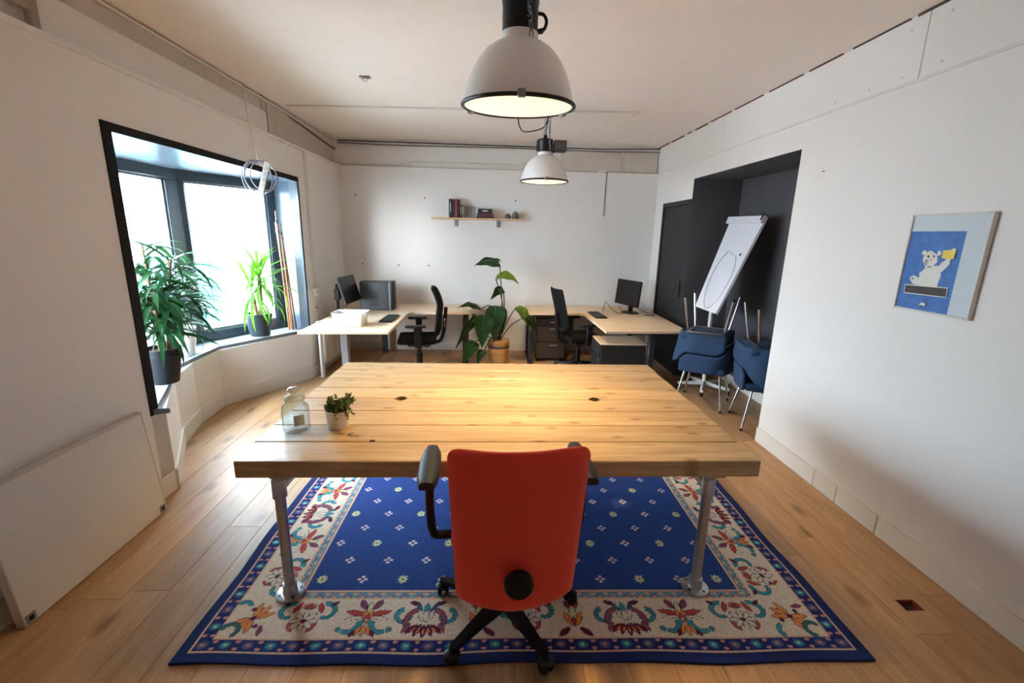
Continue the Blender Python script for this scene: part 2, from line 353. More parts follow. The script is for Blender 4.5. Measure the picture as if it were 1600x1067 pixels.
window(2, (-3.06, 4.68), (-2.54, 5.62), [(0, 0.07), (0.93, 1.075)])
window(3, (-2.54, 2.66), (-3.06, 3.60), [(0, 0.12), (1.0, 1.075)])
# baseboards of the left side
b = B(); b.box(XL, XL+0.018, YF, 2.93, 0, 0.14, 0.004); struct(b.build('baseboard_left', M['trim']))
b = B(); b.box(XL, XL+0.016, 5.46, YB, 0, 0.13, 0.004); struct(b.build('baseboard_left_far', M['trim']))
bbay = bpy.data.objects.new('baseboard_bay', None); COL.objects.link(bbay); struct(bbay)
for k in range(4):
    a, c = Vector((*LOW[k], 0)), Vector((*LOW[k+1], 0)); d = (c-a).normalized(); L = (c-a).length
    n = Vector((d.y, -d.x, 0)); Mx = Matrix((d, n, Vector((0, 0, 1)))).transposed().to_4x4(); Mx.translation = a
    b = B(); b.box(0.004, L-0.002, -0.002, 0.014, 0, 0.145, 0.003, Mx); b.build('board', M['trim'], bbay)

# back wall
b = B(); b.box(XL-0.24, XR+0.8, YB, YB+0.12, 0, RAIL); b.box(XL-0.24, XR+0.8, YB+0.06, YB+0.2, RAIL, ZC); wall_back = struct(b.build('wall_back', M['wall']))
b = B(); b.box(XL, XR, YB-0.012, YB, 0, 0.12, 0.004); struct(b.build('baseboard_back', M['trim']))
for x0, x1, z0, z1 in ((-1.17, 0.43, 2.695, 2.765), (0.98, 1.86, 2.70, 2.97), (1.92, 2.39, 2.70, 2.99)):
    b = B(); b.box(x0, x1, YB+0.03, YB+0.061, z0, z1, 0.003); b.build('panel', M['trim'] if x0 < 0 else M['oldwall'], wall_back)
b = B(); b.box(0.43, 0.46, YB+0.03, YB+0.061, 2.695, 2.80, 0.003); b.box(1.52, 1.68, YB-0.004, YB+0.06, 2.69, 2.715, 0.003); b.build('bracket', M['trim'], wall_back)
b = B(); b.box(XL-0.03, XR, YB-0.004, YB+0.06, RAIL-0.008, RAIL+0.003); struct(b.build('trim_7', M['oldwall']))
b = B(); b.tube([(-2.2, YB+0.03, 3.02), (-0.9, YB+0.03, 3.015), (0.4, YB+0.03, 3.01), (1.6, YB+0.03, 3.005), (2.42, YB+0.03, 3.03)], 0.008, 6)
b.tube([(-2.2, YB+0.03, 2.99), (-1.3, YB+0.035, 2.975), (0.2, YB+0.03, 2.985), (1.2, YB+0.035, 2.97), (2.42, YB+0.03, 2.985)], 0.006, 6)
tag(b.build('black_cable', M['seam']), 'thin dark cables running along the top of the shelf wall', 'cable')
for k, (hx, hz) in enumerate(((-1.98, 2.29), (-0.99, 2.27), (0.33, 2.26), (-1.93, 1.31), (-1.40, 1.30), (-0.95, 1.30))):
    b = B(); b.lathe([(0, -0.004), (0.011, -0.002), (0.011, 0.002)], 10, (hx, YB-0.001, hz), Matrix.Rotation(PI/2, 3, 'X').to_4x4()); b.build('plug_hole', M['seam'], wall_back)
# front wall behind the camera
b = B(); b.box(XL-0.24, XR+0.2, YF-0.1, YF, 0, ZC); struct(b.build('wall_front', M['backwall']))
# right wall with door and alcove
b = B()
b.box(XR, XR+0.12, YF, 3.70, 0, ZC); b.box(XR, XR+0.12, 3.70, 5.65, 2.48, ZC); b.box(XR, XR+0.12, 5.65, 6.60, 2.25, ZC); b.box(XR, XR+0.12, 6.60, YB+0.2, 0, ZC)
wall_right = struct(b.build('wall_right', M['wall']))
for y0, y1 in ((-1.5, 2.748), (2.752, 5.018), (5.022, 6.89)):
    b = B(); b.box(XR-0.009, XR+0.001, y0, y1, RAIL, ZC-0.012, 0.002); b.build('panel', M['wall'], wall_right)
b = B()
yy = 1.2
while yy < 6.8:
    l = rng.uniform(0.1, 0.5); b.box(XR-0.011, XR, yy, yy+l, ZC-0.006-rng.random()*0.012, ZC); yy += l+rng.uniform(0.0, 0.15)
b.build('crack', M['seam'], wall_right)
b = B(); b.box(XR-0.012, XR, 1.0, YB, RAIL-0.012, RAIL-0.003); b.build('flat_strip', M['wall'], wall_right)  # added strip, shaped to draw the shadow gap's line below the panels
b = B()
for y, z in ((2.62, 2.98), (2.86, 2.98), (2.62, 2.74), (2.86, 2.73), (3.1, 2.73), (3.4, 2.73), (4.6, 2.72)):
    b.box(XR-0.011, XR-0.008, y-0.006, y+0.006, z-0.006, z+0.006)
b.build('screw_head', M['oldwall'], wall_right)
bbr = bpy.data.objects.new('baseboard_right', None); COL.objects.link(bbr); struct(bbr)
for y0, y1 in ((-1.5, 2.376), (2.382, 2.717), (2.723, 2.938), (2.944, 3.70)):
    b = B(); b.box(XR-0.016, XR, y0, y1, 0, 0.132, 0.003); b.build('board', M['trim'], bbr)
b = B(); b.box(3.02, 3.10, 3.6, 5.75, 0, 2.6); b.box(XR+0.001, 3.05, 5.646, 5.70, 0, 2.6); b.box(XR+0.12, 3.05, 3.62, 3.70, 0, 2.6); b.box(XR+0.12, 3.05, 3.65, 5.7, 2.48, 2.6)
b.box(XR+0.001, XR+0.125, 3.70, 3.704, 0, 2.48); b.box(XR+0.001, XR+0.125, 3.70, 5.65, 2.476, 2.48)
struct(b.build('wall_alcove', M['alcove']))
b = B(); b.box(3.0, 3.02, 3.7, 5.65, 0, 0.12, 0.003); struct(b.build('baseboard_alcove', M['trim']))
# black door beside the alcove
b = B(); b.box(XR-0.004, XR+0.06, 5.652, 5.70, 0, 2.25, 0.004); b.box(XR-0.004, XR+0.06, 6.55, 6.60, 0, 2.25, 0.004); b.box(XR-0.004, XR+0.06, 5.70, 6.55, 2.19, 2.25, 0.004)
b.box(XR+0.012, XR+0.055, 5.702, 6.548, 0.004, 2.188, 0.004); door = struct(b.build('door_1', M['door']))
b = B(); b.box(XR-0.008, XR+0.013, 5.77, 5.81, 1.02, 1.24, 0.004); b.tube([(XR-0.006, 5.79, 1.16), (XR-0.05, 5.79, 1.16), (XR-0.05, 5.90, 1.16)], 0.009, 8); b.build('door_handle', M['darkgrey'], door)
b = B()
for z in (0.3, 1.1, 1.95): b.cyl((XR+0.006, 6.545, z), (XR+0.006, 6.545, z+0.09), 0.009, seg=8)
b.build('hinge', M['darkgrey'], door)
b = B(); b.box(2.30, 2.38, YB-0.012, YB, 1.07, 1.15, 0.003); o = b.build('light_switch', M['white']); tag(o, 'small white light switch on the wall beside the black door', 'switch')
b = B(); b.box(2.32, 2.36, YB-0.018, YB-0.012, 1.085, 1.135, 0.002); b.build('rocker', M['white'], o)

# ------------------------------------------------------------------ outside the window
def ext(name, m, label, boxes, cat):
    b = B()
    for bx in boxes: b.box(*bx)
    return tag(b.build(name, m, None, 0), label, cat)
M['pale'] = mat('pale_render', (0.58, 0.72, 0.73), 0.9, spec=0.2); M['extwhite'] = mat('white_render', (0.80, 0.80, 0.80), 0.9, spec=0.2)
M['teal'] = mat('teal_paint', (0.03, 0.40, 0.47), 0.7, spec=0.3); M['extgrey'] = mat('grey_cladding', (0.42, 0.45, 0.50), 0.9, spec=0.2)
M['blueglass'] = mat('blue_window', (0.10, 0.30, 0.40), 0.5, spec=0.3); M['paving'] = mat('street_paving', (0.34, 0.335, 0.33), 1.0, spec=0, bump=0.3, bscale=8, var=0.2, vscale=3)
b = B(); b.box(-40, -3.3, -10, 60, -0.62, -0.55); struct(b.build('ground_street', M['paving']))
bA = ext('street_house', M['pale'], 'pale teal house front across the street', [(-12, -8.0, 8.3, 12.7, -0.55, 3.7)], 'building')
for y0, y1 in ((10.95, 11.45), (9.2, 9.8)):
    b = B(); b.box(-8.02, -7.96, y0-0.09, y1+0.09, 2.15, 3.35); f = b.build('window', M['extwhite'], bA, 0); b = B(); b.box(-7.97, -7.94, y0, y1, 2.25, 3.25); b.build('pane', M['blueglass'], f, 0)
b = B(); b.box(-8.05, -7.9, 12.2, 12.72, -0.55, 3.7); b.build('corner_pier', M['extwhite'], bA, 0)
bB = ext('low_building', M['extgrey'], 'low grey garage building with a teal door', [(-9.2, -8.1, 12.9, 24, -0.55, 2.36)], 'building')
b = B(); b.box(-9.3, -7.98, 12.8, 24.2, 2.36, 2.48); b.build('roof_edge', M['extwhite'], bB, 0)
b = B(); b.box(-8.12, -8.02, 12.85, 14.35, 1.5, 1.62); b.box(-8.12, -8.02, 14.2, 14.4, -0.55, 1.5); b.box(-8.12, -8.02, 12.85, 13.05, -0.55, 1.5); b.build('door_frame', M['extwhite'], bB, 0)
b = B(); b.box(-8.1, -8.04, 13.05, 14.2, -0.5, 1.5); b.build('door', M['teal'], bB, 0)
for y0, y1 in ((15.0, 15.9), (16.6, 17.5)):
    b = B(); b.box(-8.12, -8.04, y0, y1, 0.6, 1.7); b.build('window', M['extwhite'], bB, 0)
b = B(); b.box(-7.0, -6.94, 9.5, 12.1, -0.55, 1.2); o = b.build('teal_gate', M['teal'], None, 0); tag(o, 'turquoise panel gate standing out in the street', 'gate')
for k in range(4):
    b = B(); b.box(-6.94, -6.92, 9.55+k*0.65, 10.1+k*0.65, -0.45, 1.1, 0.01); b.build('board', M['teal'], o, 0)

# ------------------------------------------------------------------ table
tb = thing('work_table', 'large pine plank table on galvanised scaffold pipe legs', 'table', (0.06, 2.685, 0))
TX0, TX1, TY0, TZ = -1.21, 1.21, -0.805, 0.77
PW = 0.2013
def notch(poly_edge_y, xs, up):
    """straight edge from -L to L at y with half-round notches"""
    pts = []
    for cx in xs:
        for k in range(13):
            t = PI*k/12; pts.append((cx-0.0385*math.cos(t), poly_edge_y + (0.0385 if up else -0.0385)*math.sin(t)))
    return pts
for k in range(8):
    y0 = TY0 + k*PW + 0.0026; y1 = TY0 + (k+1)*PW - 0.0026; c = (y0+y1)/2
    dx = (0.004, -0.003, 0.0, 0.005, -0.004, 0.002, -0.002, 0.003)[k]
    lo = [(TX0+dx, y0-c)] ; hi = [(TX1+dx, y1-c)]
    low = [(TX0+dx, y0-c)] + (notch(y0-c, (-0.62, 0.60), True) if k == 4 else []) + [(TX1+dx, y0-c)]
    top = [(TX0+dx, y1-c)] + (notch(y1-c, (-0.62, 0.60), False) if k == 3 else []) + [(TX1+dx, y1-c)]
    b = B(); b.prism(low + top[::-1], -0.083, 0, bevel=0.004)
    o = b.build('plank', M['table'], tb, 30); o.location = (0, c, TZ)
for x0 in (-1.08, 1.0): b = B(); b.box(x0, x0+0.08, -0.76, 0.76, 0.655, 0.686, 0.004); b.build('flat_strip', M['table'], tb)
for lx in (-1.05, 1.01):
    for ly in (-0.735, 0.70):
        b = B(); b.cyl((lx, ly, 0.022), (lx, ly, 0.686), 0.0245, seg=20)
        leg = b.build('leg', M['steel'], tb)
        b = B(); b.lathe([(0.068, 0.012), (0.068, 0.02), (0.062, 0.023), (0.036, 0.025), (0.033, 0.03), (0.033, 0.075), (0.025, 0.078)], 24, (lx, ly, 0)); b.build('flange', M['steel'], leg)
        for q in range(4):
            b = B(); b.cyl((lx+0.05*math.cos(q*PI/2+0.6), ly+0.05*math.sin(q*PI/2+0.6), 0.022), (lx+0.05*math.cos(q*PI/2+0.6), ly+0.05*math.sin(q*PI/2+0.6), 0.026), 0.007, seg=8); b.build('screw', M['darkgrey'], leg)
        b = B(); b.lathe([(0.025, 0.55), (0.032, 0.552), (0.032, 0.64), (0.028, 0.645)], 20, (lx, ly, 0)); b.tube([(lx, ly+0.02, 0.60), (lx, ly+0.12*(1 if ly < 0 else -1), 0.60)], 0.028, 14); b.build('pipe_tee', M['steel'], leg)
    b = B(); b.cyl((lx, -0.70, 0.60), (lx, 0.68, 0.60), 0.0235, seg=16); b.build('cross_pipe', M['darkgrey'], tb)
# jar on the table
j = thing('glass_jar', 'clear glass storage jar with glass lid on the plank table', 'jar', (-0.99, 2.19, TZ))
b = B(); b.lathe([(0.0, 0.003), (0.055, 0.003), (0.064, 0.010), (0.066, 0.03), (0.067, 0.12), (0.062, 0.145), (0.046, 0.16), (0.044, 0.175), (0.049, 0.178), (0.049, 0.183),
  (0.042, 0.183), (0.041, 0.16), (0.058, 0.143), (0.063, 0.12), (0.062, 0.03), (0.055, 0.014), (0.0, 0.012)], 40); b.build('body', M['jar'], j)
b = B(); b.lathe([(0.0, 0.184), (0.05, 0.184), (0.05, 0.19), (0.042, 0.203), (0.022, 0.212), (0.018, 0.217), (0.029, 0.226), (0.030, 0.235), (0.022, 0.242), (0.0, 0.243)], 36); b.build('lid', M['jar'], j)
b = B()
P = [[(0.0675*math.cos(a), 0.0675*math.sin(a), z) for z in (0.06, 0.115)] for a in [math.radians(-75+k*6) for k in range(8)]]
b.grid(P); b.build('label', M['label'], j)
# succulent in white pot
s = thing('potted_succulent', 'small trailing succulent in a white pot on the table', 'plant', (-0.805, 2.262, TZ))
b = B(); b.lathe([(0.0, 0), (0.05, 0), (0.052, 0.003), (0.064, 0.10), (0.061, 0.10), (0.055, 0.085), (0.0, 0.085)], 36); b.build('pot', M['pot_white'], s)
b = B(); b.lathe([(0.0, 0.093), (0.057, 0.088)], 24); b.build('soil', M['soil'], s)
rs = random.Random(11); bl = B(); bs = B()
for k in range(46):
    a = rs.uniform(0, 2*PI); r0 = rs.uniform(0.01, 0.05); out = rs.uniform(0.02, 0.06); h = rs.uniform(0.02, 0.085)
    if math.sin(a) < -0.3 and rs.random() < 0.55: h = rs.uniform(-0.03, 0.02)
    if math.cos(a) < -0.2: out *= 0.35; h = max(h, 0.025); r0 *= 0.8
    p0 = Vector((r0*math.cos(a), r0*math.sin(a), 0.09)); p1 = p0 + Vector((out*math.cos(a)*0.6, out*math.sin(a)*0.6, 0.035)); p2 = p0 + Vector((out*math.cos(a)*1.2, out*math.sin(a)*1.2, h))
    if h < 0.02: p2 += Vector((0.035*math.cos(a), 0.035*math.sin(a), 0)); p1 += Vector((0.02*math.cos(a), 0.02*math.sin(a), 0))
    path = smooth_path([p0, p1, p2], 4); bs.tube(path, 0.0016, 4)
    for i, p in enumerate(path[2:]):
        for q in range(4):
            d = Vector((rs.gauss(0, 1), rs.gauss(0, 1), rs.gauss(0.3, 0.8))).normalized(); n = d.orthogonal().normalized(); t = d.cross(n)
            L, W = rs.uniform(0.012, 0.018), rs.uniform(0.005, 0.007)
            bl._faces([p, p+d*L*0.5+t*W, p+d*L, p+d*L*0.5-t*W, p+d*L*0.5+n*0.002], [(0,1,4), (1,2,4), (2,3,4), (3,0,4)])
o = bl.build('foliage', M['succ'], s, 0); o['kind'] = 'stuff'; bs.build('stems', M['stem'], s)
b = B(); b.box(-0.013, 0.013, -0.008, 0.008, 0.0, 0.006, 0.003); o = b.build('dry_crumb', M['soil']); o.location = (-0.584, 2.085, TZ); o.rotation_euler = (0, 0, 0.3); tag(o, 'tiny dark crumb lying on the plank table', 'crumb')
b = B(); b._faces([Vector(v) for v in ((-0.02, 0, 0.001), (0, 0.008, 0.006), (0.02, 0.002, 0.001), (0, -0.008, 0.004))], [(0,1,2,3)]); o = solidify(b.build('fallen_leaf', M['leaf_deep'], None, 0), 0.0015); o.location = (-0.715, 2.165, TZ+0.001); o.rotation_euler = (0, 0, 0.8); tag(o, 'small fallen leaf on the table beside the succulent pot', 'leaf')

# ------------------------------------------------------------------ rug (woven pattern held as woven colour on a fine mesh)
RW, RD, DU = 3.02, 2.03, 0.0045
nu, nv = int(RW/DU)+1, int(RD/DU)+1
U, V = np.meshgrid(np.linspace(0, RW, nu), np.linspace(0, RD, nv))
def lin(r, g, b): return np.array([((c/255+0.055)/1.055)**2.4 if c > 10 else c/255/12.92 for c in (r, g, b)])
NAVY, FIELD, CREAM, TAN = lin(32, 46, 98), lin(42, 68, 130), lin(228, 211, 188), lin(222, 184, 150)
TEAL, RED, ORG, BURG, OUT, GREY, YEL, PINK, DTEAL = lin(62, 150, 158), lin(196, 74, 62), lin(232, 146, 74), lin(112, 28, 48), lin(38, 40, 92), lin(112, 104, 122), lin(214, 214, 160), lin(214, 150, 140), lin(60, 110, 110)
img = np.empty((nv, nu, 3)); img[:] = NAVY
E_ = np.minimum(np.minimum(U, RW-U), np.minimum(V, RD-V))      # distance from the edge
img[E_ > 0.047] = TAN; img[E_ > 0.057] = lin(36, 44, 104); img[E_ > 0.116] = TAN; img[E_ > 0.122] = CREAM
img[E_ > 0.345] = TAN; img[E_ > 0.352] = lin(58, 66, 128); img[E_ > 0.388] = TAN; img[E_ > 0.402] = FIELD
def win(cx, cy, r):
    i0, i1 = max(0, int((cy-r)/DU)), min(nv, int((cy+r)/DU)+2); j0, j1 = max(0, int((cx-r)/DU)), min(nu, int((cx+r)/DU)+2)
    return slice(i0, i1), slice(j0, j1)
def ell(cx, cy, a, bb, ang, col, ol=0.0035, petal=False):
    sl = win(cx, cy, a+0.02); x, y = U[sl]-cx, V[sl]-cy; c, s_ = math.cos(ang), math.sin(ang); p, q = x*c+y*s_, -x*s_+y*c
    def inside(A, Bq):
        if petal: return np.abs(q) < Bq*np.clip(1-(p/A)**2, 0, 1)**0.9
        return (p/A)**2+(q/Bq)**2 < 1
    if ol: img[sl][inside(a+ol, bb+ol)] = OUT
    if col is not None: img[sl][inside(a, bb)] = col
def scroll(cx, cy, R0, R1, a0, a1, w0, w1, col, ol=0.0035):
    sl = win(cx, cy, max(R0, R1)+max(w0, w1)+0.01); x, y = U[sl]-cx, V[sl]-cy; r = np.hypot(x, y); t = np.arctan2(y, x)
    d = a1-a0; tt = np.mod((t-a0)*np.sign(d), 2*PI)/abs(d); k = np.clip(tt, 0, 1)
    R = R0+(R1-R0)*k; W = w0+(w1-w0)*k; ok = tt <= 1
    img[sl][ok & (np.abs(r-R) < W+ol)] = OUT; img[sl][ok & (np.abs(r-R) < W)] = col
class Mot:
    def __init__(s, cx, cy, ang, mir=1): s.cx, s.cy, s.a, s.m = cx, cy, ang, mir
    def p(s, x, y): x *= s.m; c, q = math.cos(s.a), math.sin(s.a); return s.cx+x*c-y*q, s.cy+x*q+y*c
    def an(s, t): return (t if s.m > 0 else PI-t)+s.a
    def e(s, x, y, a, bb, ang, col, petal=True, ol=0.0035): ell(*s.p(x, y), a, bb, s.an(ang), col, ol, petal)
    def sc(s, x, y, R0, R1, a0, a1, w0, w1, col):
        A0, A1 = s.an(a0), s.an(a1); scroll(*s.p(x, y), R0, R1, A0, A1, w0, w1, col)
D = math.radians
def motif_A(mt):
    for sg in (-1, 1):
        q = Mot(*mt.p(0, 0), mt.a, sg)
        q.sc(0.085, 0.035, 0.03, 0.05, D(-120), D(110), 0.006, 0.011, TEAL)
        q.e(0.055, 0.06, 0.034, 0.011, D(110), RED); q.e(0.05, -0.05, 0.028, 0.010, D(60), RED); q.e(0.115, 0.085, 0.02, 0.007, D(40), BURG)
    for k in range(8):
        t = 2*PI*k/8; mt.e(0.040*math.cos(t), -0.015+0.032*math.sin(t), 0.027, 0.011, t, CREAM)
    mt.e(0, -0.015, 0.008, 0.008, 0, BURG, False)
    mt.e(0, 0.068, 0.03, 0.016, 0, ORG, False); mt.e(-0.01, 0.066, 0.012, 0.008, D(60), RED); mt.e(0.01, 0.066, 0.012, 0.008, D(120), RED)
def motif_B(mt):
    for sg in (-1, 1):
        q = Mot(*mt.p(0, 0), mt.a, sg)
        q.sc(0.085, -0.035, 0.038, 0.062, D(-70), D(-200), 0.007, 0.014, TEAL)
        q.e(0.115, -0.065, 0.014, 0.010, D(70), TEAL)
        q.e(0.058, 0.028, 0.05, 0.013, D(12), RED); q.e(0.055, 0.000, 0.045, 0.008, D(-8), CREAM); q.e(0.035, 0.078, 0.032, 0.014, D(62), lin(140, 70, 90))
        q.e(0.024, -0.07, 0.03, 0.008, D(-70), ORG); q.e(0.045, -0.085, 0.02, 0.008, D(-60), BURG)
    mt.e(0, 0.02, 0.055, 0.022, D(90), ORG); mt.e(0, 0.06, 0.03, 0.012, D(90), YEL); mt.e(0, 0.0, 0.022, 0.011, D(90), RED); mt.e(0, -0.07, 0.034, 0.01, D(90), ORG)
    mt.e(0, -0.012, 0.006, 0.006, 0, CREAM, False)
def motif_C(mt):
    for sg in (-1, 1):
        q = Mot(*mt.p(0, 0), mt.a, sg)
        q.sc(0.102, 0.012, 0.03, 0.038, D(-200), D(80), 0.006, 0.010, TEAL)
        q.sc(0.02, -0.01, 0.072, 0.06, D(-25), D(70), 0.010, 0.012, lin(150, 80, 90))
        q.e(0.082, -0.055, 0.03, 0.010, D(-60), lin(150, 80, 90)); q.e(0.06, 0.085, 0.03, 0.010, D(20), BURG); q.e(0.035, 0.06, 0.03, 0.008, D(60), DTEAL)
        q.e(0.022, 0.012, 0.034, 0.011, D(70), CREAM)
    mt.e(0, 0.055, 0.03, 0.013, D(90), TEAL); mt.e(0, 0.01, 0.03, 0.013, D(90), CREAM)
    for k in (-2, -1, 0, 1, 2): mt.e(0.028*k, -0.072+0.006*abs(k), 0.034, 0.011, D(90+24*k), BURG); mt.e(0.024*k, -0.075+0.006*abs(k), 0.018, 0.004, D(90+24*k), ORG, ol=0)
def motif_D(mt):
    for sg in (-1, 1):
        q = Mot(*mt.p(0, 0), mt.a, sg); q.e(0.024, -0.01, 0.045, 0.014, D(65), ORG); q.e(0.05, -0.08, 0.035, 0.012, D(-40), BURG); q.e(0.018, 0.07, 0.03, 0.01, D(60), RED)
    mt.e(0, 0.02, 0.055, 0.016, D(90), YEL); mt.e(0, -0.02, 0.02, 0.010, D(90), RED)
def motif_K(mt):        # corner
    for t in (20, 55, 90): mt.e(0.045*math.cos(D(t)), 0.045*math.sin(D(t)), 0.045, 0.014, D(t), ORG)
    for t in (200, 235, 270): mt.e(0.045*math.cos(D(t)), 0.045*math.sin(D(t)), 0.04, 0.013, D(t), ORG)
    mt.e(0, 0, 0.010, 0.010, 0, BURG, False)
    mt.sc(-0.07, -0.075, 0.03, 0.045, D(-60), D(170), 0.007, 0.010, DTEAL); mt.sc(-0.075, 0.06, 0.03, 0.04, D(20), D(150), 0.007, 0.010, TEAL)
    mt.e(0.06, -0.07, 0.028, 0.010, D(100), lin(140, 60, 80)); mt.e(-0.02, 0.05, 0.012, 0.008, 0, BURG); mt.e(0.03, -0.045, 0.010, 0.008, 0, BURG)
CB = 0.233
for u0, fn in ((0.47, motif_A), (0.76, motif_B), (1.034, motif_C), (1.285, motif_D), (1.51, motif_A)):
    for mir in ((1, -1) if u0 < 1.5 else (1,)):
        uu = u0 if mir > 0 else RW-u0
        fn(Mot(uu, CB, 0, mir)); fn(Mot(uu, RD-CB, PI, mir))
for v0, fn in ((0.50, motif_A), (0.78, motif_B), (1.045, motif_C), (1.31, motif_B), (1.56, motif_A)):
    fn(Mot(CB, v0, -PI/2)); fn(Mot(RW-CB, v0, PI/2))
for cx, cy, a in ((CB, CB, 0), (RW-CB, CB, PI/2), (RW-CB, RD-CB, PI), (CB, RD-CB, -PI/2)): motif_K(Mot(cx, cy, a))
# guilloche band with octagons, zigzag band
def octs(fx, n, L):
    for k in range(n):
        t = 0.087+(L-0.174)*k/(n-1); cx, cy = fx(t)
        ell(cx, cy, 0.026, 0.022, 0, lin(58, 84, 150), 0, False); ell(cx, cy, 0.020, 0.016, 0, TEAL if k % 2 else GREY, 0.002, False); ell(cx, cy, 0.007, 0.006, 0, YEL if k % 2 else PINK, 0, False)
        t2 = t+(L-0.174)/(n-1)/2
        if k < n-1:
            cx, cy = fx(t2)
            for sg in (-1, 1):
                q = fx(t2); ell(q[0]+(0 if abs(fx(t2)[0]-fx(t)[0]) > 1e-6 else sg*0.018), q[1]+(sg*0.018 if abs(fx(t2)[0]-fx(t)[0]) > 1e-6 else 0), 0.011, 0.007, 0, PINK, 0, False)
octs(lambda t: (t, 0.087), 30, RW); octs(lambda t: (t, RD-0.087), 30, RW); octs(lambda t: (0.087, t), 20, RD); octs(lambda t: (RW-0.087, t), 20, RD)
zb = (E_ > 0.354) & (E_ < 0.386)
along = np.where(np.minimum(V, RD-V) < np.minimum(U, RW-U), U, V)
ph = np.mod(along, 0.07)/0.07; tri = np.abs(ph*2-1); h = (E_-0.354)/0.032
img[zb & (np.abs(h-tri) < 0.22)] = lin(120, 178, 186); img[zb & (h > tri+0.35)] = TAN; img[zb & (h < tri-0.45)] = PINK
# field flowers
for r_ in range(9):
    v0 = 0.478+r_*0.1425
    if v0 > RD-0.43: break
    for c_ in range(-1, 13):
        u0 = 0.459+c_*0.2085+(0.1 if r_ % 2 else 0)
        if not 0.42 < u0 < RW-0.42: continue
        big = (r_ % 2 == 0) and ((c_ + r_//2) % 2 == 0)
        if big:
            for k in range(8): t = 2*PI*k/8; ell(u0+0.017*math.cos(t), v0+0.020*math.sin(t), 0.011, 0.006, t, YEL, 0, True)
            ell(u0, v0, 0.011, 0.012, 0, lin(200, 205, 150), 0, False); ell(u0, v0, 0.005, 0.006, 0, OUT, 0, False)
        else:
            for dx, dy in ((0.016, 0), (-0.016, 0), (0, 0.017), (0, -0.017)): ell(u0+dx, v0+dy, 0.010, 0.008, 0, lin(226, 206, 206), 0, False)
rg = np.random.RandomState(5)
img *= (1+0.10*rg.standard_normal((nv, nu, 1))).clip(0.7, 1.3)
# geometry: flat rug with slightly wavy borders
Z = 0.010+0.0022*np.sin(U*9+1.2)*np.exp(-V*6)+0.002*np.sin(V*7)*np.exp(-np.minimum(U, RW-U)*7)
du_ = 0.006*np.sin(V*5.1)+0.004*np.sin(V*11+2); dv_ = 0.006*np.sin(U*4.3+0.7)+0.004*np.sin(U*10)
Xr = U+du_*np.exp(-np.minimum(U, RW-U)*8); Yr = V+dv_*np.exp(-V*8)
co = np.stack([Xr, Yr, Z], -1).reshape(-1, 3).astype(np.float32)
idx = np.arange(nu*nv).reshape(nv, nu)
quads = np.stack([idx[:-1, :-1], idx[:-1, 1:], idx[1:, 1:], idx[1:, :-1]], -1).reshape(-1, 4).astype(np.int32)
# skirt down to the floor
ring = np.concatenate([idx[0, :], idx[1:, -1], idx[-1, -2::-1], idx[-2:0:-1, 0]]); n0 = nu*nv
low = co[ring].copy(); low[:, 2] = 0.0008; co = np.concatenate([co, low]); k_ = np.arange(len(ring)); k2 = (k_+1) % len(ring)
skirt = np.stack([n0+k_, n0+k2, ring[k2], ring[k_]], -1).astype(np.int32); quads = np.concatenate([quads, skirt])
me = bpy.data.meshes.new('rug'); me.vertices.add(len(co)); me.vertices.foreach_set('co', co.ravel())
me.loops.add(len(quads)*4); me.loops.foreach_set('vertex_index', quads.ravel()); me.polygons.add(len(quads))
me.polygons.foreach_set('loop_start', np.arange(0, len(quads)*4, 4, dtype=np.int32)); me.update(calc_edges=True)
ca = me.color_attributes.new('weave', 'FLOAT_COLOR', 'POINT'); full = np.ones((len(co), 4), np.float32)
full[:n0, :3] = img.reshape(-1, 3); full[n0:, :3] = NAVY; ca.data.foreach_set('color', full.ravel())
rm = bpy.data.materials.new('woven_wool'); rm.use_nodes = True; nt = rm.node_tree; p = nt.nodes['Principled BSDF']; p.inputs['Roughness'].default_value = 0.9; p.inputs['Specular IOR Level'].default_value = 0.15
at = nt.nodes.new('ShaderNodeAttribute'); at.attribute_name = 'weave'; nt.links.new(at.outputs['Color'], p.inputs['Base Color'])
tc = nt.nodes.new('ShaderNodeTexCoord'); wv = nt.nodes.new('ShaderNodeTexNoise'); wv.inputs['Scale'].default_value = 260; nt.links.new(tc.outputs['Object'], wv.inputs['Vector'])
bp = nt.nodes.new('ShaderNodeBump'); bp.inputs['Strength'].default_value = 0.4; bp.inputs['Distance'].default_value = 0.004; nt.links.new(wv.outputs[0], bp.inputs['Height']); nt.links.new(bp.outputs[0], p.inputs['Normal'])
me.materials.append(rm); rug = bpy.data.objects.new('area_rug', me); COL.objects.link(rug)
rug.location = (-1.335, 1.572, 0); rug.rotation_euler = (0, 0, math.radians(-0.9))
tag(rug, 'blue patterned rug with cream floral border under the plank table', 'rug')

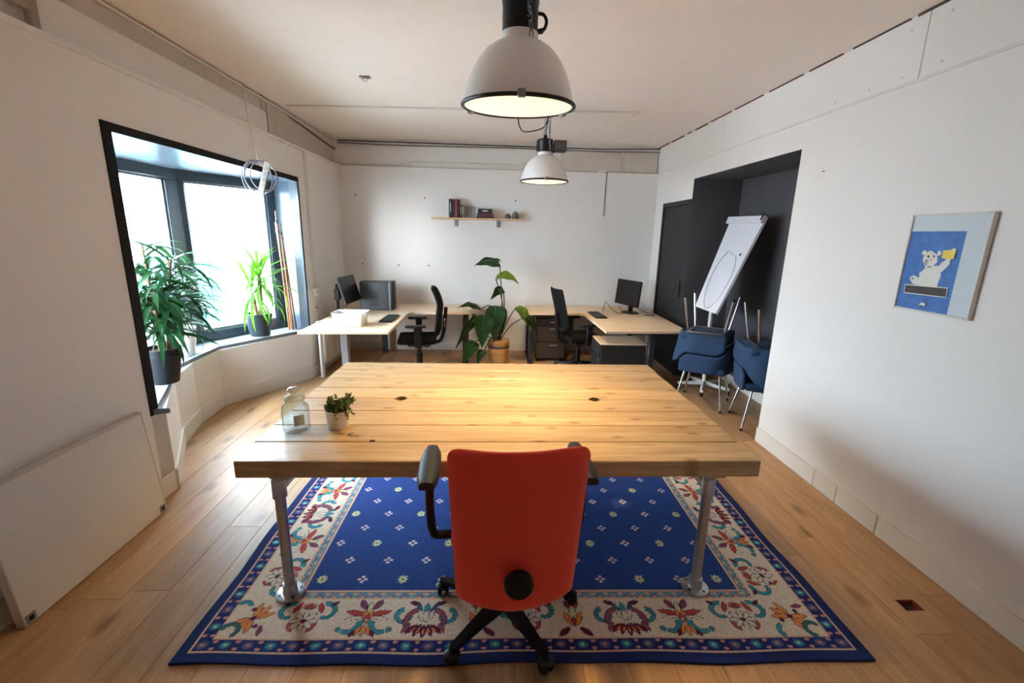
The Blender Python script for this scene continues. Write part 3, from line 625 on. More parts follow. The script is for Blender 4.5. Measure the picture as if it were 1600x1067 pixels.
# ------------------------------------------------------------------ red office chair
ch = thing('office_chair', 'red upholstered swivel chair with black armrests at the plank table', 'chair', (0.074, 1.80, 0.010), 0.05)
def star_base(parent, R, angs, mat_, casters=True, hub_z=0.10, cr=0.028):
    b = B()
    b.lathe([(0.0, hub_z-0.045), (0.045, hub_z-0.045), (0.05, hub_z), (0.032, hub_z+0.03), (0.03, hub_z+0.05)], 20)
    for a in angs:
        c, s_ = math.cos(a), math.sin(a); n = Vector((-s_, c, 0)); d = Vector((c, s_, 0)); P = []
        for t, wd, z0, z1 in ((0.03, 0.036, hub_z-0.03, hub_z+0.022), (R*0.55, 0.028, hub_z-0.025, hub_z+0.005), (R-0.005, 0.020, hub_z-0.030, hub_z-0.012)):
            P.append([d*t+n*wd+Vector((0, 0, z0)), d*t+n*wd*0.8+Vector((0, 0, z1)), d*t-n*wd*0.8+Vector((0, 0, z1)), d*t-n*wd+Vector((0, 0, z0)), d*t+n*wd+Vector((0, 0, z0))])
        b.grid(P); b._faces(P[-1][:4], [(0,1,2,3)])
    base = b.build('star_base', mat_, parent)
    for i, a in enumerate(angs):
        c, s_ = math.cos(a), math.sin(a); p = Vector((c*R, s_*R, 0)); ta = a+0.9*math.sin(i*2.3); n = Vector((-math.sin(ta), math.cos(ta), 0))
        b = B(); z = cr
        for sg in (-1, 1): b.cyl(p+n*sg*0.009+Vector((0, 0, z)), p+n*sg*0.026+Vector((0, 0, z)), cr, cr*0.92, 18)
        b.cyl(p+n*-0.01+Vector((0, 0, z)), p+n*0.01+Vector((0, 0, z)), 0.012, seg=10)
        b.cyl(p+Vector((0, 0, z)), p+Vector((0, 0, hub_z-0.012)), 0.013, seg=12); b.lathe([(0.016, cr*1.2), (0.034, cr*1.9), (0.02, cr*2.25)], 16, p)
        b.build('caster', M['black'], parent)
    return base
star_base(ch, 0.335, [D(a) for a in (297, 225, 153, 81, 9)], M['black'])
b = B(); b.cyl((0, 0, 0.12), (0, 0, 0.46), 0.026, seg=20); b.cyl((0, 0, 0.12), (0, 0, 0.28), 0.034, seg=20); b.build('gas_column', M['black'], ch)
b = B(); b.box(-0.12, 0.12, -0.18, 0.14, 0.45, 0.50, 0.012); b.box(-0.03, 0.03, -0.40, -0.10, 0.455, 0.49, 0.01); b.build('mechanism', M['black'], ch)
def cushion(name, w, d, h, mat_, parent, round_=0.05, seg=4):
    b = B(); b.box(-w/2, w/2, -d/2, d/2, -h/2, h/2, min(round_, h*0.49), seg=seg); return b.build(name, mat_, parent, 60)
o = cushion('seat', 0.48, 0.46, 0.085, M['red'], ch, 0.038); o.location = (0, 0.02, 0.545)
# back: curved upholstered panel leaning towards the camera
def back_panel(w0, w1, h, t, curve, lean, n=14, mz=18, top_bow=0.004, bot_bow=0.03, rc=0.035):
    """front/back sheets, rounded corners; origin at bottom centre, +z up, faces +y"""
    ring = []
    vs_ = [0, 0.006, 0.014, 0.026, 0.042, 0.062] + [0.062+(0.938-0.062)*k/(mz-10) for k in range(1, mz-10)] + [0.938, 0.958, 0.974, 0.986, 0.994, 1.0]; mz = len(vs_)-1
    for v in vs_:
        row = []
        for i in range(n+1):
            u = i/n*2-1
            ww = (w0+(w1-w0)*v)/2
            zz = h*v
            # rounded corner inset
            dz = min(zz, h-zz)
            if dz < rc: ww -= rc-math.sqrt(max(0, rc*rc-(rc-dz)**2))
            bow = (-bot_bow*(1-u*u)*(1-v)**3)+(-top_bow*(1-abs(u)**2)*v**4)
            yy = curve*u*u - lean*v
            row.append((u*ww, yy, zz+bow, v, u))
        ring.append(row)
    b = B()
    Fp = [[Vector((x, y+t/2*(1-abs(u)**8*0.75)*(1-abs(2*v-1)**10*0.75), z)) for x, y, z, v, u in row] for row in ring]
    Bp = [[Vector((x, y-t/2*(1-abs(u)**8*0.75)*(1-abs(2*v-1)**10*0.75), z)) for x, y, z, v, u in row] for row in ring]
    b.grid(Fp); b.grid([r[::-1] for r in Bp])
    edge = [(0, i) for i in range(n+1)]+[(j, n) for j in range(1, mz+1)]+[(mz, i) for i in range(n-1, -1, -1)]+[(j, 0) for j in range(mz-1, 0, -1)]
    b.grid([[Fp[j][i], Bp[j][i]] for j, i in edge], closed_u=True)
    bmesh.ops.remove_doubles(b.bm, verts=b.bm.verts[:], dist=1e-5)
    return b
o = back_panel(0.425, 0.475, 0.625, 0.055, 0.03, 0.055).build('backrest', M['red'], ch, 70); o.location = (0.0, -0.43, 0.472)
bk = o
b = B(); b.lathe([(0.0, 0.0), (0.046, 0.0), (0.05, -0.006), (0.05, -0.03), (0.04, -0.042), (0.0, -0.044)][::-1], 28, (0, 0, 0), Matrix.Rotation(-PI/2, 3, 'X').to_4x4()); k = b.build('adjuster_knob', M['black'], bk); k.location = (0.0, -0.07, 0.155)
b = B(); b.lathe([(0.0, 0.0), (0.007, 0.0), (0.007, 0.004), (0.0, 0.004)], 12, (0, 0, 0), Matrix.Rotation(PI/2, 3, 'X').to_4x4()); k = b.build('stud', M['cabgrey'], bk); k.location = (0.155, -0.035, 0.32)
for sg, nm in ((-1, 'armrest'), (1, 'armrest')):
    b = B(); x = sg*0.335
    P = []
    for t in range(13):
        v = t/12; y = -0.165+0.33*v; wv_ = 0.045*(1-abs(2*v-1)**4*0.35); P.append([(x-wv_, y, 0.775), (x-wv_*1.02, y, 0.79), (x-wv_*0.75, y, 0.806), (x, y, 0.81), (x+wv_*0.75, y, 0.806), (x+wv_*1.02, y, 0.79), (x+wv_, y, 0.775), (x-wv_, y, 0.775)])
    b.grid(P); b._faces([Vector(p) for p in P[0][:7]], [tuple(range(7))]); b._faces([Vector(p) for p in P[-1][:7]], [tuple(range(6, -1, -1))])
    arm = b.build(nm, M['padtop'], ch, 50)
    b = B(); b.box(x-0.03, x+0.03, -0.12, 0.04, 0.757, 0.776, 0.006); pts = smooth_path([(x, -0.03, 0.765), (x, -0.035, 0.62), (x-sg*0.012, -0.04, 0.50), (x-sg*0.05, -0.02, 0.465), (x-sg*0.22, 0.0, 0.47)], 5)
    b.tube(pts, 0.019, 8); b.build('arm_post', M['black'], arm)

# ------------------------------------------------------------------ mesh task chairs at the desks
def task_chair(label, loc, rz, style):
    t = thing('task_chair', label, 'chair', loc, rz)
    star_base(t, 0.30, [D(a) for a in (20, 92, 164, 236, 308)], M['chrome'] if style else M['black'], hub_z=0.095)
    b = B(); b.cyl((0, 0, 0.11), (0, 0, 0.42), 0.025, seg=16); b.cyl((0, 0, 0.11), (0, 0, 0.27), 0.038, seg=16); b.build('gas_column', M['black'], t)
    b = B(); b.box(-0.11, 0.11, -0.15, 0.14, 0.37, 0.42, 0.012)
    for k in range(3): b.cyl((-0.16, -0.10+k*0.07, 0.385), (0.16, -0.10+k*0.07, 0.385), 0.016, seg=10)
    b.build('mechanism', M['darkgrey'], t)
    o = cushion('seat', 0.49, 0.48, 0.075, M['blackmat'], t, 0.035); o.location = (0, 0.02, 0.46)
    if style:
        # curved back with lumbar bend, rolled headrest
        prof = [(-0.24, 0.50), (-0.275, 0.60), (-0.27, 0.70), (-0.285, 0.80), (-0.30, 0.90), (-0.27, 1.00), (-0.235, 1.08), (-0.205, 1.125)]
        P = []
        for i, (y, z) in enumerate(prof):
            hw = (0.16, 0.20, 0.215, 0.21, 0.20, 0.17, 0.15, 0.13)[i]; P.append([(hw*u, y+0.05*u*u, z) for u in [k/4-1 for k in range(9)]])
        b = B(); b.grid(P); o = solidify(b.build('backrest', M['blackmat'], t, 0), 0.045); subsurf(o, 1)
        b = B(); b.tube(smooth_path([(0, -0.10, 0.40), (0, -0.26, 0.42), (0, -0.315, 0.55), (0, -0.335, 0.72), (0, -0.345, 0.86)], 5), 0.024, 8); b.build('spine', M['black'], t)
        b = B(); b.box(-0.05, 0.05, -0.335, -0.315, 0.60, 0.72, 0.008); b.build('back_plate', M['chrome'], t)
    else:
        b = back_panel(0.40, 0.42, 0.50, 0.03, 0.03, 0.13); o = b.build('backrest', M['blackmat'], t, 60); o.location = (0, -0.25, 0.62)
        b = B(); b.tube(smooth_path([(0, -0.10, 0.40), (0, -0.27, 0.42), (0, -0.31, 0.55), (0, -0.33, 0.80)], 5), 0.026, 8); b.build('spine', M['black'], t)
    for sg in (-1, 1):
        b = B(); x = sg*0.30; b.box(x-0.042, x+0.042, -0.10, 0.15, 0.655, 0.685, 0.013, seg=2); a = b.build('armrest', M['black'], t)
        b = B(); b.box(x-0.024, x+0.024, -0.03, 0.05, 0.43, 0.66, 0.008); b.box(min(x, x-sg*0.20), max(x, x-sg*0.20), -0.02, 0.04, 0.40, 0.43, 0.006); b.build('arm_post', M['black'], a)
    return t
task_chair('black mesh task chair with chrome foot star at the desk near the radiator', (-0.93, 5.70, 0), PI/2+0.12, True)
task_chair('black mesh task chair with plain flat back beside the black drawer cabinets', (1.17, 5.90, 0), -PI/2+0.25, False)

# ------------------------------------------------------------------ desks
def lprism(pts, z0, z1, name, m, parent):
    b = B(); b.prism(pts, z0, z1, bevel=0.003); return b.build(name, m, parent, 30)
dk = thing('corner_desk', 'L-shaped birch corner desk by the radiator and window', 'desk', (-1.1, 6.0, 0))
def loc_pts(pts, o): return [(x-o[0], y-o[1]) for x, y in pts]
lprism(loc_pts([(-2.04, 4.72), (-1.10, 4.76), (-1.11, 5.93), (-1.05, 6.03), (-0.30, 6.06), (-0.28, 6.80), (-2.02, 6.80)], (-1.1, 6.0)), 0.712, 0.74, 'desktop', M['birch'], dk)
def desk_leg(parent, x, y, m, foot=None, r=0.035):
    b = B(); b.box(x-r, x+r, y-r, y+r, 0.03, 0.66, 0.006); b.box(x-r*0.8, x+r*0.8, y-r*0.8, y+r*0.8, 0.6, 0.712, 0.004)
    if foot: b.box(*foot, 0.0, 0.03, 0.008)
    else: b.box(x-0.04, x+0.04, y-0.04, y+0.04, 0.0, 0.03, 0.006)
    return b.build('leg', m, parent)
desk_leg(dk, -0.55, -0.97, M['greymetal'], (-0.90, -0.20, -1.01, -0.93), 0.038); desk_leg(dk, -0.50, 0.68, M['darkgrey']); desk_leg(dk, 0.73, 0.14, M['darkgrey'], (0.69, 0.77, 0.08, 0.72), 0.03); desk_leg(dk, 0.73, 0.68, M['darkgrey'], None, 0.025)
b = B(); b.box(-0.58, -0.52, -0.95, 0.68, 0.675, 0.711, 0.004); b.box(-0.5, 0.75, 0.36, 0.42, 0.675, 0.711, 0.004); b.box(-0.75, -0.35, -1.0, -0.94, 0.67, 0.711, 0.004); b.build('frame', M['greymetal'], dk)
b = B(); b.box(-0.86, -0.30, -0.9, -0.5, 0.63, 0.645, 0.003); b.build('cable_tray', M['greymetal'], dk)
dr = thing('corner_desk', 'L-shaped birch corner desk beside the black door', 'desk', (1.28, 6.1, 0))
lprism(loc_pts([(1.29, 4.93), (2.27, 4.97), (2.30, 6.82), (0.50, 6.80), (0.50, 6.08), (1.22, 6.12), (1.27, 6.05)], (1.28, 6.1)), 0.712, 0.74, 'desktop', M['birch'], dr)
desk_leg(dr, 0.60, -1.0, M['darkgrey'], (0.25, 0.95, -1.04, -0.96), 0.035); desk_leg(dr, -0.73, 0.10, M['darkgrey'], (-0.77, -0.69, 0.04, 0.68), 0.03); desk_leg(dr, -0.73, 0.62, M['darkgrey'], None, 0.025); desk_leg(dr, 0.85, 0.62, M['darkgrey'])
b = B(); b.box(0.57, 0.63, -1.0, 0.65, 0.675, 0.711, 0.004); b.box(-0.75, 0.6, 0.36, 0.42, 0.675, 0.711, 0.004); b.box(0.35, 0.85, -1.03, -0.97, 0.67, 0.711, 0.004); b.build('frame', M['darkgrey'], dr)
# drawer cabinets
pc = thing('drawer_cabinet', 'brown grey drawer cabinet standing under the back desk', 'cabinet', (0.84, 6.52, 0))
b = B(); b.box(-0.21, 0.21, -0.26, 0.24, 0.05, 0.64, 0.004); b.build('body', M['cabgrey'], pc)
for z0, z1 in ((0.54, 0.63), (0.30, 0.53), (0.06, 0.29)):
    b = B(); b.box(-0.205, 0.205, -0.28, -0.261, z0, z1, 0.003); d = b.build('drawer', M['cabgrey'], pc)
    b = B(); b.box(-0.02, 0.10, -0.292, -0.279, z1-0.05, z1-0.035, 0.003); b.build('handle', M['greymetal'], d)
b = B()
for x in (-0.17, 0.17):
    for y in (-0.2, 0.2): b.cyl((x-0.012, y, 0.025), (x+0.012, y, 0.025), 0.025, seg=12)
b.build('caster', M['black'], pc)
pb = thing('drawer_cabinet', 'black mobile drawer cabinet with wooden top under the desk beside the door', 'cabinet', (1.56, 5.36, 0))
b = B(); b.box(-0.27, 0.27, -0.25, 0.19, 0.05, 0.535, 0.004); b.build('body', M['door'], pb)
b = B(); b.box(-0.275, 0.275, -0.255, 0.195, 0.536, 0.552, 0.002); b.build('top', M['birch'], pb)
for z0, z1 in ((0.38, 0.53), (0.22, 0.37), (0.06, 0.21)):
    b = B(); b.box(-0.288, -0.271, -0.245, 0.185, z0, z1, 0.003); d = b.build('drawer', M['door'], pb)
    b = B(); b.cyl((-0.289, -0.20, z1-0.03), (-0.298, -0.20, z1-0.03), 0.009, seg=12); b.build('lock', M['chrome'], d)
b = B()
for x in (-0.23, 0.23):
    for y in (-0.17, 0.14): b.cyl((x-0.012, y, 0.025), (x+0.012, y, 0.025), 0.025, seg=12)
b.build('caster', M['black'], pb)
# monitors
def monitor(label, centre, w, h, normal, tilt, stand):
    n = Vector(normal).normalized(); t = thing('monitor', label, 'monitor', (centre[0], centre[1], 0.741), math.atan2(n.x, -n.y))
    zc = centre[2]-0.741
    R = Matrix.Translation((0, 0, zc)) @ Matrix.Rotation(tilt, 4, 'X')
    b = B(); b.box(-w/2, w/2, -0.012, 0.02, -h/2, h/2, 0.006, R); b.box(-w*0.38, w*0.38, 0.015, 0.05, -h*0.36, h*0.36, 0.012, R); b.build('case', M['black'], t)
    b = B(); b.box(-w/2+0.014, w/2-0.014, -0.0135, -0.0115, -h/2+0.018, h/2-0.014, 0, R); b.build('screen', M['screen'], t)
    b = B()
    if stand:
        b.lathe([(0.0, 0.0), (0.125, 0.0), (0.128, 0.008), (0.10, 0.018), (0.0, 0.022)], 32, (0, 0.06, 0), None, 1.1, 0.85); b.box(-0.035, 0.035, 0.045, 0.085, 0.015, zc, 0.008)
    else:
        b.cyl((0, 0.16, 0.0), (0, 0.16, zc+0.06), 0.018, seg=14); b.lathe([(0.0, 0), (0.06, 0), (0.06, 0.012), (0.0, 0.014)], 20, (0, 0.16, 0)); b.tube([(0, 0.16, zc+0.02), (0, 0.04, zc)], 0.018, 10); b.box(-0.04, 0.04, 0.12, 0.19, zc-0.14, zc+0.0, 0.01)
    b.build('stand' if stand else 'monitor_arm', M['black'], t)
    return t
monitor('black flat monitor on an arm beside the window', (-1.83, 5.87, 1.055), 0.50, 0.34, (1, -0.08, 0), -0.28, False)
monitor('black flat monitor on a round foot on the desk beside the black door', (1.89, 6.20, 1.025), 0.53, 0.35, (-0.94, -0.33, 0), -0.10, True)
# computer tower
t = thing('computer_tower', 'black computer tower standing on the desk against the wall', 'computer', (-1.56, 6.24, 0.741))
b = B(); b.box(-0.22, 0.185, -0.10, 0.09, 0, 0.385, 0.006); b.build('case', M['darkgrey'], t)
b = B(); b.box(-0.19, 0.14, -0.104, -0.10, 0.02, 0.37, 0.002); p_ = b.build('side_panel', M['darkgrey'], t)
b = B()
for k in range(7): b.box(-0.10, 0.03, -0.107, -0.104, 0.07+k*0.028, 0.082+k*0.028)
b.build('vent', M['black'], p_)
b = B(); b.box(0.186, 0.225, -0.10, 0.09, 0, 0.39, 0.01, seg=2); b.build('front_bezel', M['black'], t); b = B(); b.box(0.17, 0.186, -0.103, 0.092, 0.0, 0.388, 0.003); b.build('chrome_strip', M['greymetal'], t)
# keyboards
def keyboard(label, loc, rz):
    k = thing('keyboard', label, 'keyboard', loc, rz); b = B(); b.box(-0.225, 0.225, -0.078, 0.078, 0, 0.016, 0.004); b.build('case', M['black'], k)
    b = B()
    for r_ in range(5):
        for c_ in range(18):
            if c_ in (13,): continue
            b.box(-0.215+c_*0.0238, -0.215+c_*0.0238+0.020, -0.066+r_*0.0265, -0.066+r_*0.0265+0.022, 0.016, 0.023)
    o = b.build('keys', M['darkgrey'], k, 0); o['kind'] = 'stuff'; return k
keyboard('black keyboard on the desk near the white box', (-1.25, 5.50, 0.741), PI/2-0.03); keyboard('black keyboard on the desk in front of the round-foot monitor', (1.42, 5.95, 0.741), PI/2+0.04)
def cablething(name, pts, r, m, label, cat, n=6, seg=6):
    b = B(); b.tube(smooth_path(pts, n), r, seg); return tag(b.build(name, m), label, cat)
cablething('monitor_cable', [(1.55, 6.17, 0.75), (1.62, 6.45, 0.76), (1.66, 6.5, 0.85), (1.70, 6.42, 0.80), (1.74, 6.2, 0.75), (1.82, 6.12, 0.75), (1.83, 6.35, 0.80), (1.90, 6.42, 0.80)], 0.004, M['cabgrey'], 'thin cable looping from keyboard to the round-foot monitor', 'cable')
cablething('monitor_cable', [(2.02, 6.42, 0.78), (2.12, 6.45, 0.78), (2.16, 6.25, 0.75), (2.22, 6.10, 0.75), (2.20, 5.95, 0.75), (2.08, 5.98, 0.75)], 0.005, M['black'], 'black cable lying on the desk behind the round-foot monitor', 'cable')
# white storage box
bx = thing('storage_box', 'white open plastic storage box on the desk by the window', 'box', (-1.60, 5.12, 0.741))
b = B()
def rrect(hw, hd, r, z, n=4): return [(cx+r*math.cos(a0+PI/2*k/n), cy+r*math.sin(a0+PI/2*k/n), z) for cx, cy, a0 in ((hw-r, hd-r, 0), (-hw+r, hd-r, PI/2), (-hw+r, -hd+r, PI), (hw-r, -hd+r, 1.5*PI)) for k in range(n+1)]
rings = [rrect(0.15, 0.115, 0.02, 0.0), rrect(0.175, 0.135, 0.025, 0.15), rrect(0.183, 0.143, 0.026, 0.152), rrect(0.183, 0.143, 0.026, 0.146), rrect(0.179, 0.139, 0.025, 0.146), rrect(0.170, 0.131, 0.022, 0.146), rrect(0.145, 0.11, 0.018, 0.006)]
rings = rings[:3]+rings[5:]
b.grid([list(r) for r in zip(*rings)], closed_u=True); b._faces([Vector(p) for p in rings[-1]], [tuple(range(len(rings[-1])))]); b._faces([Vector(p) for p in rings[0]], [tuple(range(len(rings[0])))]); b.build('tub', M['white'], bx, 35)
tub = bx.children[0]
b = B(); b.box(-0.4, 0.4, -0.035, 0.035, 0.108, 0.128); cut = b.build('cutter', M['white'], None, 0); cut.location = bx.location
md = tub.modifiers.new('holes', 'BOOLEAN'); md.object = cut; md.solver = 'EXACT'; bpy.context.view_layer.update()
nm_ = bpy.data.meshes.new_from_object(tub.evaluated_get(bpy.context.evaluated_depsgraph_get())); tub.modifiers.clear(); tub.data = nm_; bpy.data.objects.remove(cut)
b = B(); b.lathe([(0.0, 0.0), (0.02, 0.0), (0.02, 0.02), (0.016, 0.024), (0.0, 0.025)], 16, (0, 0, 0)); o = b.build('grommet_plug', M['white']); o.location = (-1.99, 5.16, 0.741); tag(o, 'small white round plug standing on the desk edge by the window', 'plug')

# ------------------------------------------------------------------ radiator, pipes, sockets on the left
rd = thing('radiator', 'white panel radiator on the wall under the birch desk', 'radiator', (-2.12, 5.95, 0))
b = B(); b.box(-0.035, 0.045, -0.36, 0.62, 0.14, 0.62, 0.008); b.build('panel', M['whitemetal'], rd)
b = B()
for k in range(12): b.box(0.045, 0.05, -0.33+k*0.08, -0.30+k*0.08, 0.17, 0.59, 0.002)
b.build('ribs', M['whitemetal'], rd)
b = B(); b.box(-0.03, 0.04, -0.35, 0.61, 0.62, 0.63); b.build('grille', M['darkgrey'], rd)
b = B(); b.tube([(0.0, -0.36, 0.17), (0.0, -0.385, 0.17)], 0.012, 10); b.cyl((0, -0.384, 0.15), (0, -0.384, 0.21), 0.014, seg=12); b.build('valve', M['chrome'], rd)
for y, lab in ((5.475, 'white vertical heating pipe beside the bay window wall'), (5.53, 'white vertical heating pipe beside the radiator valve')):
    b = B(); b.cyl((-2.10, y, 0.0), (-2.10, y, 0.70), 0.017, seg=14); b.lathe([(0.017, 0), (0.025, 0.0), (0.025, 0.012), (0.017, 0.014)], 16, (-2.10, y, 0))
    tag(b.build('heating_pipe', M['whitemetal']), lab, 'pipe', 'heating pipes beside the radiator')
so = thing('wall_socket', 'white double wall socket box beside the window', 'socket', (XL, 5.66, 1.04))
b = B(); b.box(0.0, 0.045, -0.065, 0.065, -0.05, 0.05, 0.006); b.build('box', M['white'], so); b = B(); b.cyl((0.044, -0.03, 0), (0.047, -0.03, 0), 0.022, seg=18); b.cyl((0.044, 0.03, 0), (0.047, 0.03, 0), 0.022, seg=18); b.build('outlet', M['trim'], so)
b = B(); b.box(0.0, 0.02, 0.0, 0.022, 0.05, 1.63); b.build('conduit', M['trim'], so)
b = B(); b.cyl((XL, 5.70, 0.84), (XL+0.004, 5.70, 0.84), 0.014, seg=12); tag(b.build('cable_hole', M['seam']), 'small dark cable hole in the wall below the socket', 'hole')
# white board panel leaning on the left wall
wb = thing('leaning_panel', 'cream rectangular panel with metal corners leaning on the wall at floor level', 'panel', (-2.095, 2.225, 0))
Rl = Matrix.Rotation(-0.085, 4, 'Y')
b = B(); b.box(-0.03, 0.012, -0.455, 0.455, 0.004, 0.675, 0.004, Rl); b.build('board', M['trim'], wb)
b = B(); b.box(-0.0305, 0.0135, -0.458, 0.458, 0.662, 0.678, 0.003, Rl); b.box(-0.03, 0.0135, 0.449, 0.459, 0.004, 0.676, 0.002, Rl); b.build('edge_strip', M['oldwall'], wb)
for y0, y1 in ((-0.445, -0.40), (0.40, 0.445)):
    b = B(); b.box(0.012, 0.016, y0, y1, 0.012, 0.055, 0.001, Rl); c = b.build('corner_plate', M['greymetal'], wb); b = B(); b.box(0.0155, 0.0175, y0+0.012, y1-0.012, 0.024, 0.044, 0, Rl); b.build('bolt', M['black'], c)

# ------------------------------------------------------------------ shelf and its things
sh = thing('wall_shelf', 'narrow pale wooden shelf on the back wall holding books', 'shelf', (-0.225, YB, 1.975))
b = B(); b.box(-0.655, 0.655, -0.20, -0.002, 0, 0.022, 0.002); b.build('board', M['shelfwood'], sh)
for x in (-0.31, 0.31):
    b = B(); b.box(x-0.028, x+0.028, -0.012, 0, -0.095, 0, 0.002); b.box(x-0.028, x+0.028, -0.12, 0, -0.012, 0, 0.002); b.build('bracket', M['greymetal'], sh)
SZ = 1.998
M['bk_black'] = mat('black_book_cover', (0.015, 0.015, 0.02), 0.5); M['bk_red'] = mat('red_book_cover', (0.30, 0.03, 0.03), 0.5); M['bk_brown'] = mat('dark_olive_book_cover', (0.05, 0.045, 0.03), 0.6)
M['bk_tan'] = mat('tan_book_cover', (0.20, 0.13, 0.08), 0.6); M['bk_burg'] = mat('burgundy_book_cover', (0.09, 0.02, 0.03), 0.6); M['paper'] = mat('page_paper', (0.70, 0.64, 0.54), 0.9); M['print'] = mat('pale_print', (0.5, 0.5, 0.5), 0.7)
def book(x0, x1, h, d, m, label, title=True, z=SZ, flat=False, y0=None):
    y1 = YB-0.03; y0 = y1-d
    t = thing('book', label, 'book', ((x0+x1)/2, (y0+y1)/2, z)); w = x1-x0
    b = B()
    if not flat:
        b.box(-w/2, w/2, -d/2, d/2-0.003, 0, 0.0001+h*0.0); b.bm.clear()
        b.box(-w/2, -w/2+0.003, -d/2, d/2, 0, h, 0.001); b.box(w/2-0.003, w/2, -d/2, d/2, 0, h, 0.001); b.box(-w/2, w/2, -d/2, -d/2+0.003, 0, h, 0.001); b.build('cover', m, t)
        b = B(); b.box(-w/2+0.003, w/2-0.003, -d/2+0.003, d/2-0.005, 0.004, h-0.005); b.build('pages', M['paper'], t, 0)
        if title: b = B(); b.box(-w*0.12, w*0.12, -d/2-0.0008, -d/2, h*0.3, h*0.8); b.build('spine_print', M['print'], t, 0)
    else:
        b.box(-w/2, w/2, -d/2, d/2, 0, 0.003, 0.001); b.box(-w/2, w/2, -d/2, d/2, h-0.003, h, 0.001); b.box(-w/2, w/2, -d/2, -d/2+0.003, 0, h, 0.001); b.build('cover', m, t)
        b = B(); b.box(-w/2+0.004, w/2-0.004, -d/2+0.003, d/2-0.005, 0.003, h-0.003); b.build('pages', M['paper'], t, 0)
        if title: b = B(); b.box(-w*0.2, w*0.2, -d/2-0.0008, -d/2, h*0.35, h*0.65); b.build('spine_print', M['print'], t, 0)
    return t
book(-0.628, -0.582, 0.256, 0.15, M['bk_black'], 'tall black book at the end of the row on the wall shelf'); book(-0.581, -0.541, 0.252, 0.15, M['bk_black'], 'tall black book beside the red book on the wall shelf', False)
book(-0.540, -0.512, 0.254, 0.15, M['bk_red'], 'tall book with a red spine on the wall shelf', False); book(-0.511, -0.480, 0.25, 0.15, M['bk_black'], 'tall black book between the red book and the short books', False)
book(-0.478, -0.445, 0.185, 0.13, M['bk_brown'], 'short dark olive book on the wall shelf'); book(-0.444, -0.410, 0.18, 0.13, M['bk_tan'], 'short tan book beside the glasses on the wall shelf')
book(-0.235, 0.015, 0.034, 0.16, M['bk_burg'], 'brown flat book at the bottom of the lying pile', False, SZ, True); book(-0.225, 0.005, 0.038, 0.15, M['bk_burg'], 'burgundy flat book in the middle of the lying pile', False, SZ+0.035, True); book(-0.215, -0.01, 0.058, 0.14, M['bk_black'], 'thick black book on top of the lying pile', True, SZ+0.074, True)
for k in range(3):
    b = B(); b.lathe([(0, 0), (0.021, 0), (0.024, 0.16), (0.0225, 0.16), (0.0195, 0.006), (0, 0.006)], 20); o = b.build('drinking_glass', M['thinglass']); o.location = (-0.372+k*0.049, 6.80, SZ); tag(o, ('clear drinking glass on the shelf next to the tan book', 'clear drinking glass on the shelf between two other glasses', 'clear drinking glass on the shelf next to the lying books')[k], 'glass', 'drinking glasses on the shelf')
for k, (x, r, h, lab) in enumerate(((0.215, 0.045, 0.075, 'low grey stone figure on the wall shelf'), (0.325, 0.05, 0.105, 'taller grey stone figure at the shelf end'))):
    b = B(); prof = [(0, 0), (r*0.85, 0), (r, h*0.3), (r*0.95, h*0.62), (r*0.55, h*0.85), (r*0.4, h*0.95), (0, h)]
    b.lathe(prof, 12)
    for v in b.bm.verts: v.co += Vector((rs.uniform(-1, 1), rs.uniform(-1, 1), rs.uniform(-0.3, 0.3)))*r*0.10
    o = b.build('stone_figure', mat('grey_stone', (0.13, 0.12, 0.10), 0.85, bump=0.6, bscale=60, var=0.3, vscale=30)); o.location = (x, 6.79, SZ+0.002); tag(o, lab, 'ornament')
# ball chain hanging on the back wall
b = B()
for k in range(31):
    bmesh.ops.create_icosphere(b.bm, subdivisions=1, radius=0.0075, matrix=Matrix.Translation((1.647-0.0002*k, YB-0.01, 2.69-k*0.0203)))
b.cyl((1.647, YB-0.01, 2.70), (1.641, YB-0.01, 2.08), 0.002, seg=5)
tag(b.build('ball_chain', M['cabgrey']), 'brown ball chain hanging from the ledge on the back wall', 'chain')

